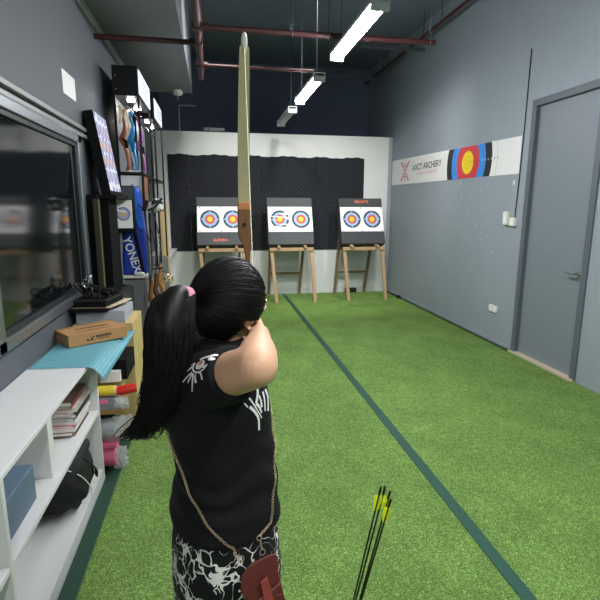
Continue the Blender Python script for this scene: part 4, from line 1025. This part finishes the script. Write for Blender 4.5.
# multi-spot target board leaning on the wall
spot = M('many_spot_print', (220,220,230), .5)
nt, b = nodes_of(spot); tc = nt.nodes.new('ShaderNodeTexCoord'); vo = nt.nodes.new('ShaderNodeTexVoronoi'); vo.inputs['Scale'].default_value = 8; vo.inputs['Randomness'].default_value = .12
nt.links.new(tc.outputs['Object'], vo.inputs['Vector'])
rp = ramp(nt, [(0, (246,214,140)), (.15, (226,170,140)), (.26, (176,172,216)), (.40, (118,116,180)), (.50, (232,232,240))], 'CONSTANT'); nt.links.new(vo.outputs['Distance'], rp.inputs['Fac']); nt.links.new(rp.outputs['Color'], b.inputs['Base Color'])
t = thing('target_board', 'black foam board printed with many small purple spots, leaning on the wall', 'target', (-.93, 4.45, 1.737))
th = math.atan2(.10, .66)
R4 = Matrix.Translation((-.815, 4.22, 1.74)) @ Matrix.Rotation(-th, 4, 'Y')
MB().box(-.075, 0, 0, .47, 0, .66, 0, R4).build('board', blkmat, t, bevel=.003)
MB().box(.0005, .002, .004, .466, .03, .655, 0, R4).build('spot_print', spot, t)
tag(MB().box(-.895, -.76, 4.13, 4.69, 1.703, 1.733).build('plank', blkmat, bevel=.003), 'thin black plank carrying the many-spot target board', 'plank')
# small target on a table stand
t = thing('table_target', 'small black target with one paper face on a black post', 'target', (-.8, 4.73, .901))
MB().box(-.89, -.715, 4.70, 4.765, 1.40, 1.83).build('block', blkmat, t, bevel=.012)
MB().box(-.887, -.718, 4.696, 4.70, 1.70, 1.82).build('grey_band', M('grey_band', (62,64,66), .7), t)
pf = MB().box(-.874, -.734, 4.694, 4.70, 1.445, 1.70).build('paper_face', paper, t)
m = MB(); fc = V((-.814, 4.6935, 1.575))
for i, (r, mi) in enumerate(((.062, 0), (.05, 1), (.03, 2), (.017, 4))): m.disc(fc-V((0,.0004*i,0)), (1,0,0), (0,0,1), 0, r, mi)
m.add([(-.874, 4.6915, 1.60), (-.785, 4.6915, 1.585), (-.785, 4.6915, 1.60), (-.874, 4.6915, 1.62)], [(0,1,2,3)], 5)
m.build('ring_print', [M('faded_blue', (96,112,150), .6), M('faded_pale_blue', (166,176,206), .6), M('faded_pink', (206,170,170), .6), M('face_yellow', (250,196,40)), M('faded_yellow', (228,178,100), .6), paper], pf)
MB().tube([(-.878, 4.73, .915), (-.88, 4.73, 1.40)], .014, 12).build('post', bmetal, t, smooth='auto')
MB().lathe((-.878, 4.73, .901), [(.045,0),(.045,.008),(.02,.016)], 24).build('foot', bmetal, t, smooth='auto')
tag(MB().box(-.905, -.862, 4.769, 4.781, .901, 1.42).build('grey_panel', M('pale_grey_board', (130,132,132), .6), bevel=.002), 'pale grey board standing behind the small black target', 'panel')

# grey cabinets and the lit display racks on them
def cabinet(y0, y1, lb):
    t = thing('cabinet', lb, 'cabinet', (-.83, (y0+y1)/2, 0), 'grey steel cabinets')
    MB().box(-.995, -.672, y0, y1, 0, .945).build('body', gsteel, t, bevel=.003)
    for a, c in ((y0+.01, (y0+y1)/2-.003), ((y0+y1)/2+.003, y1-.01)):
        dr = MB().box(-.672, -.658, a, c, .05, .93).build('door', gsteel, t, bevel=.002)
        MB().bar((-.653, c-.04, .6), (-.653, c-.04, .72), .01).build('handle', sil, dr)
cabinet(4.79, 5.95, 'plain grey steel cabinet under the blue bag'); cabinet(6.1, 7.1, 'grey steel cabinet further along behind the standing bows')
def sheetbook(z, h, c, lb, x0, x1, y0, y1): tag(MB().box(x0, x1, y0, y1, z, z+h).build('folder', M('folder_%d' % c[0], c, .5), bevel=.002), lb, 'folder', 'folders under the blue bag')
sheetbook(.946, .014, (26,26,28), 'thin black folder lowest under the blue bag', -.92, -.672, 4.80, 4.985)
sheetbook(.961, .012, (222,218,210), 'white folder under the blue bag, on the black folder', -.905, -.655, 4.797, 4.985)
sheetbook(.974, .012, (238,236,232), 'topmost white folder directly under the blue bag', -.915, -.66, 4.80, 4.985)
tag(blob((-.72, 4.812, 1.003), (.055, .03, .018), .2, 2, 6.0, 20, 12).build('crumpled_tissue', M('tissue_white', (226,226,228), .7), smooth=True), 'crumpled white plastic on the folders before the blue bag', 'plastic')
# blue racket bag
t = thing('racket_bag', 'blue racket bag with white lettering standing on the folders', 'bag', (-.78, 4.9, .987))
bl = M('bag_blue', (24,54,160), .45, bump=.1, bscale=30); blu = M('bag_bright_blue', (42,112,224), .45, bump=.1, bscale=30)
out = [(-.905,.99),(-.665,.99),(-.655,1.10),(-.660,1.24),(-.665,1.40),(-.680,1.62),(-.695,1.78),(-.722,1.835),(-.79,1.83),(-.835,1.74),(-.86,1.45),(-.89,1.22)]
MB().prism([(x*.965-.012, 4.835, z) for x, z in out], (0,.145,0)).build('body', bl, t, bevel=.025)
MB().prism([(-.775,4.827,1.815),(-.715,4.827,1.822),(-.688,4.827,1.76),(-.672,4.827,1.60),(-.655,4.827,1.42),(-.70,4.827,1.44),(-.75,4.827,1.62)], (0,.012,0)).build('top_panel', blu, t, bevel=.003)
MB().tube(spline([(-.752, 4.823, 1.50), (-.735, 4.817, 1.36), (-.712, 4.815, 1.22), (-.694, 4.817, 1.08), (-.685, 4.825, 1.01)], 24), [(.004,.016)]*25, 8, up=(0,1,0)).build('strap', blkmat, t, smooth='auto')
mb = MB(); ud = V((.27, 0, -.96)).normalized(); vd = V((.96, 0, .27)).normalized()
text(mb, 'YONEX', V((-.782, 4.8335, 1.185))-vd*.033, ud, vd, .112, wscale=.92, thick=True)
mb.build('lettering', M('white_lettering', (236,238,240), .4), t)
# white box on the rack's lower shelf
t = thing('box', 'white box with red and blue print on the rack shelf above the blue bag', 'box', (-.8, 5.2, 1.60))
MB().box(-.88, -.672, 5.03, 5.42, 1.60, 1.94).build('carton', M('brown_side', (132,88,58), .6), t, bevel=.003)
MB().box(-.879, -.673, 5.026, 5.03, 1.602, 1.938).build('white_front', M('box_white', (226,224,222), .5), t)
m = MB(); fy = 5.0255
m.disc((-.735, fy, 1.71), (1,0,0), (0,0,1), 0, .04, 0).disc((-.70, fy, 1.66), (1,0,0), (0,0,1), 0, .026, 0).disc((-.80, fy, 1.82), (1,0,0), (0,0,1), 0, .018, 1).disc((-.77, fy, 1.85), (1,0,0), (0,0,1), 0, .012, 1)
m.tube(spline([(-.80, fy, 1.70), (-.77, fy, 1.76), (-.735, fy, 1.82), (-.715, fy, 1.83)], 12), [(.001,.006+.006*math.sin(PI*i/12)) for i in range(13)], 6, 2, up=(0,1,0))
m.build('box_print', [M('print_salmon', (222,112,102), .5), M('print_pale_blue', (128,150,206), .5), blkmat], t)
def rack(lb, off=0):
    t = thing('display_rack', lb, 'rack', (-.78, 5.42, .946), 'black display racks with lit headers')
    x0, x1, y0, y1 = -.89, -.655, 5.0, 5.85
    for x in (x0, x1-.02):
        for y in (y0, y1-.02): MB().box(x, x+.02, y, y+.02, .947, 2.665).build('post', bmetal, t)
    for z in (1.575, 1.95): MB().box(x0, x1, y0, y1, z, z+.02).build('shelf_board', bmetal, t, bevel=.002)
    MB().box(x0, x1-.004, y0, y1, 2.665, 2.93).build('header_box', bmetal, t, bevel=.003)
    MB().box(x0+.0, x0+.006, y0+.02, y1-.02, 1.97, 2.665).build('back_panel', M('rack_back_grey', (120,124,128), .5), t)
    sg = MB().box(x1-.004, x1+.004, y0+.03, y1-.03, 2.69, 2.905).build('lit_sign', M('lit_sign_white', (226,232,246), .4, emit=.55), t)
    m = MB()
    m.disc((x1+.0045, y0+.14, 2.83), (0,1,0), (0,0,1), 0, .022, 0)
    for k, (a, w_, z) in enumerate(((.2,.5,2.845),(.22,.42,2.80),(.2,.5,2.755))):
        m.box(x1+.004, x1+.0052, y0+a, y0+a+w_, z-.008, z+.008, 1)
    m.build('sign_print', [M('sign_yellow', (232,226,60), .5), M('sign_pale_blue', (166,182,222), .5)], sg)
    for y in (y0+.2, y0+.62): MB().lathe((-.76, y, 2.664), [(.035,0),(.035,-.012),(.026,-.014)], 20).build('spot_lamp', M('spot_glow', (255,250,240), .4, emit=40), t)
    MB().tube([(-.77, y0+.01, 2.57), (-.77, y1-.01, 2.57)], .009, 10).build('hanging_rail', sil, t, smooth='auto')
    for z in (2.72, 2.84): MB().lathe((x0+.03, y0, z), [(.006,0),(.006,-.004)], 10, axis=(0,1,0)).build('screw', sil, t)
    return t
r1_ = rack('black display rack with a lit white header, nearest of the two')
r2_ = dup(r1_, (0, 1.25, 0), 'black display rack with a lit white header, behind the nearest rack')
# risers hanging in the near rack
def riser(x, y, col, lb, kind, seed, var):
    t = thing('bow_riser', lb, 'riser', (x, y, 1.972), 'bow risers hanging in the display rack')
    m_ = M(kind, col, .3, .2, var=var, vscale=25)
    pts = spline([(x-.015, y, 2.555), (x-.02, y, 2.49), (x-.002, y, 2.42), (x-.01, y, 2.345), (x-.035, y+.0, 2.285), (x-.012, y, 2.215), (x+.006, y, 2.13), (x+.012, y, 2.04), (x+.0, y, 1.985)], 26)
    MB().tube(pts, [(.012, lerpl(((0,.022),(.2,.013),(.4,.024),(.5,.03),(.62,.018),(.85,.014),(1,.022)), i/26)) for i in range(27)], 12, up=(0,1,0)).build('body', m_, t, smooth='auto')
    MB().tube([(x-.03, y, 2.29), (x+.0, y-.005, 2.26), (x+.006, y-.005, 2.20)], [.012,.018,.015], 10).build('grip', blkmat if seed != 2 else m_, t, smooth='auto')
    MB().tube([(x-.015, y, 2.545), (x-.01, y, 2.585), (x+.012, y, 2.584)], .0035, 6).build('hook', sil, t)
    for q5 in ((x, y-.012, 2.02), (x-.013, y-.012, 2.50)): MB().lathe(q5, [(.009,0),(.009,-.004)], 12, axis=(0,1,0)).build('limb_bolt', sil, t)
riser(-.815, 5.10, (150,82,48), 'brown wooden bow riser hanging nearest in the display rack', 'riser_brown', 1, .2)
riser(-.755, 5.20, (44,132,196), 'glossy blue bow riser hanging beside the brown one', 'riser_blue', 2, .2)
riser(-.73, 5.62, (150,88,152), 'purple and pink bow riser hanging behind the blue one', 'riser_purple', 3, .6)
riser(-.81, 5.45, (196,204,204), 'silver bow riser hanging between the brown and purple ones', 'riser_silver', 4, .1)
for k, (y, lb) in enumerate(((5.06, 'cream limb hanging first on the rail of the near rack'), (5.15, 'cream limb hanging second on the rail of the near rack'), (5.28, 'cream limb hanging third on the rail, above the blue riser'))):
    t = thing('bow_limb', lb, 'limb', (-.85+.015*k, y, 2.40), 'cream limbs on the rack rail')
    x = -.855+.022*k
    MB().tube(spline([(x, y, 2.585), (x+.012, y, 2.56), (x+.014, y, 2.50), (x+.004, y, 2.42)], 12), [(.003,.014)]*13, 8, up=(0,1,0)).build('blade', M('cream_limb', (218,206,180), .35), t, smooth='auto')
tag(MB().box(-.80, -.68, 5.06, 5.3, 1.971, 1.99).build('display_plinth', plate, bevel=.003), 'low white display plinth under the blue riser', 'plinth')
tag(MB().box(-.85, -.70, 6.4, 6.8, 1.596+.0, 1.70).build('storage_box', M('white_carton', (214,212,206), .6), bevel=.004), 'white carton on the shelf of the rear display rack', 'box')

# bow stand with wooden bows
t = thing('bow_stand', 'black tripod bow stand with a silver pole behind the ponytail', 'stand', (-.615, 4.74, 0))
sp = V((-.615, 4.74, 0))
MB().tube([sp+V((0,0,.28)), sp+V((.002,0,1.62))], .013, 14).build('pole', M('satin_pole', (150,152,154), .35, .6), t, smooth='auto')
for k in range(3):
    a = k*2.094+.6; MB().tube([sp+V((0,0,.40)), sp+V((math.cos(a)*.2 if math.cos(a) > -.4 else -.04, math.sin(a)*.2, .008))], .009, 8).build('leg', bmetal, t, smooth='auto')
MB().tube([sp+V((0,0,.36)), sp+V((0,0,.44))], .02, 12).build('collar', bmetal, t, smooth='auto')
MB().bar(sp+V((-.02,0,1.60)), sp+V((.01,0,1.70)), .045, .04).bar(sp+V((0,0,1.60)), sp+V((-.07,-.01,1.66)), .014).bar(sp+V((0,0,1.60)), sp+V((.06,.0,1.63)), .018).bar(sp+V((.05,0,1.6)), sp+V((.14,.06,1.72)), .022).build('fork_head', bmetal, t, bevel=.004)
MB().bar(sp+V((0,0,1.05)), sp+V((.11,.14,1.05)), .014).build('support_arm', bmetal, t, bevel=.002); MB().bar(sp+V((0,0,.55)), sp+V((.10,.14,.55)), .014).build('support_arm', bmetal, t, bevel=.002)
def leanbow(x, y, z0, H, lb, wcol, lean, white=False):
    t = thing('recurve_bow', lb, 'bow', (x, y, z0), 'wooden bows on the stand')
    z1 = z0+H; zc = (z0+z1)/2
    wm = M('bow_wood_%d' % wcol[0], wcol, .4, var=.3, vscale=16, stretch=(1,1,.2))
    def pp(f, o=0): return V((x+lean*(f-.5)+o, y, z0+H*f))
    up_ = [pp(.66), pp(.78,.012), pp(.90,.006), pp(.97,-.02), pp(1,-.03)]; lo_ = [pp(.34), pp(.22,.012), pp(.10,.006), pp(.03,-.02), pp(0,-.03)]
    for l in (up_, lo_):
        lb_ = MB().tube(spline(l, 16), [(.026-.014*i/16, .006) for i in range(17)], 8, up=(0,1,0)).build('limb', M('black_limb', (24,24,26), .35), t, smooth='auto')
        if white:
            m = MB(); s0 = spline(l, 16)
            for i in (3, 4, 5, 6, 8): m.bar(s0[i]+V((.002,-.021+.012*i/16,0)), s0[i]+V((.004,-.021+.012*i/16,.022)), .007, .002)
            m.build('limb_print', M('white_lettering', (236,238,240)), lb_)
    MB().tube(spline([pp(.335), pp(.37,.0), pp(.42,-.006), pp(.47,.016), pp(.51,.006), pp(.55,-.016), pp(.62,-.003), pp(.665)], 24), [(.017, lerpl(((0,.016),(.3,.026),(.5,.02),(.65,.03),(.8,.018),(1,.016)), i/24)) for i in range(25)], 12, up=(0,1,0)).build('riser', wm, t, smooth='auto')
    MB().tube([pp(.99,-.028), pp(.5,-.075), pp(.01,-.028)], .0015, 5).build('bowstring', M('dark_string', (30,30,32), .6), t)
leanbow(-.60, 4.70, .012, 1.42, 'brown wooden recurve bow beside the silver pole', (120,78,44), .02)
leanbow(-.525, 4.90, .075, 1.52, 'golden wooden recurve bow with white marked black limbs, right of the pole', (176,118,58), -.05, True)
leanbow(-.565, 4.84, .03, 1.46, 'dark wooden recurve bow between the pole and the golden bow', (84,54,34), -.03)
def patched(name, a, b2, sc, th_):
    m = M(name, a, .6); nt, b = nodes_of(m); tc = nt.nodes.new('ShaderNodeTexCoord'); n = nt.nodes.new('ShaderNodeTexNoise'); n.inputs['Scale'].default_value = sc; n.inputs['Detail'].default_value = 1
    nt.links.new(tc.outputs['Object'], n.inputs['Vector']); r = ramp(nt, [(0, a), (th_, b2)], 'CONSTANT'); nt.links.new(n.outputs['Fac'], r.inputs['Fac']); nt.links.new(r.outputs['Color'], b.inputs['Base Color']); return m
t = thing('pouch', 'black and white patched pouch hanging on the fork of the bow stand', 'pouch', (-.53, 4.86, 1.58))
blob((-.525, 4.87, 1.66), (.055, .03, .06), .15, 1.6, 3.0, 24, 16).build('body', patched('cow_patches', (20,20,22), (232,230,226), 18, .47), t, smooth=True)
MB().tube(spline([(-.55, 4.87, 1.70), (-.545, 4.83, 1.735), (-.50, 4.80, 1.70)], 10), .003, 6).build('cord', blkmat, t)
t = thing('pouch', 'cream pouch with dark leopard spots hanging low on the golden bow', 'pouch', (-.47, 4.95, .87))
blob((-.462, 4.93, .935), (.045, .03, .05), .12, 1.6, 8.0, 24, 16).build('body', patched('leopard_spots', (40,30,24), (226,206,170), 42, .46), t, smooth=True)
MB().tube(spline([(-.47, 4.93, .98), (-.50, 4.91, 1.01), (-.53, 4.90, 1.00)], 10), .003, 6).build('cord', blkmat, t)
# far end of the left wall
tag(MB().box(-.77, -.66, 7.36, 7.385, .001, 1.70).build('wooden_board', M('pale_ply', (196,170,124), .6, var=.15, vscale=10, stretch=(1,1,.2)), bevel=.003), 'tall pale wooden board standing at the far end of the shop side', 'board')
t = thing('counter', 'white counter along the left wall near the white partition', 'counter', (-.85, 8.1, 0))
MB().box(-.995, -.70, 7.55, 7.57, 0, .86).build('end_panel', wlam, t); MB().box(-.995, -.70, 8.86, 8.88, 0, .86).build('end_panel', wlam, t)
MB().box(-.998, -.66, 7.5, 8.92, .86, .90).build('worktop', wlam, t, bevel=.004); MB().box(-.99, -.72, 7.57, 8.86, .42, .44).build('shelf_board', wlam, t); MB().box(-.995, -.985, 7.57, 8.86, 0, .86).build('back_panel', wlam, t)
tag(MB().box(-.93, -.74, 7.7, 8.1, .441, .70).build('storage_box', blkmat, bevel=.006), 'black box on the shelf inside the white counter', 'box')
tag(MB().box(XL, XL+.002, 3.78, 4.10, 2.42, 2.58).build('paper_notice', paper), 'small white paper notice high on the dark left wall', 'notice')
# goods on the window side further left, at the edge of the picture
# ================================================================== LIGHT
def spot(x, y, lb, tgt, power):  # unseen lamps added to brighten the targets and white partition
    z = 4.2; t = thing('added_spotlight', lb, 'spotlight', (x, y, z), 'added unseen spotlights brightening the targets')
    d = (V(tgt)-V((x, y, z))).normalized()
    MB().tube([(x, y, ZC), (x, y, z+.06)], .012, 10).build('stem', strut_m, t)
    MB().lathe(V((x, y, z))-d*.09, [(.03,0),(.06,.02),(.07,.12),(.07,.17),(.062,.17),(.06,.10),(.02,.06)], 24, axis=d).build('lamp_head', blk, t, smooth='auto')
    ld = bpy.data.lights.new('spot_lamp', 'SPOT'); ld.energy = power; ld.spot_size = math.radians(62); ld.spot_blend = .6; ld.shadow_soft_size = .2; ld.color = (1,.985,.95)
    lo = bpy.data.objects.new('spot_lamp', ld); COL.objects.link(lo); lo.location = V((x, y, z))+d*.085; lo.rotation_euler = d.to_track_quat('-Z', 'Y').to_euler()
for x, lb in ((.1, 'added unseen black spotlight brightening the left target'), (1.3, 'added unseen black spotlight brightening the middle target'), (2.5, 'added unseen black spotlight brightening the right target')):
    spot(x, 5.0, lb, (x, 8.9, .9), 210)
w = bpy.data.worlds.new('world'); SC.world = w; w.use_nodes = True
w.node_tree.nodes['Background'].inputs['Color'].default_value = (.5,.55,.62,1); w.node_tree.nodes['Background'].inputs['Strength'].default_value = .05
vs = SC.view_settings; vs.view_transform = 'Standard'; vs.look = 'None'; vs.gamma = 1; vs.use_curve_mapping = False; vs.exposure = 0.7
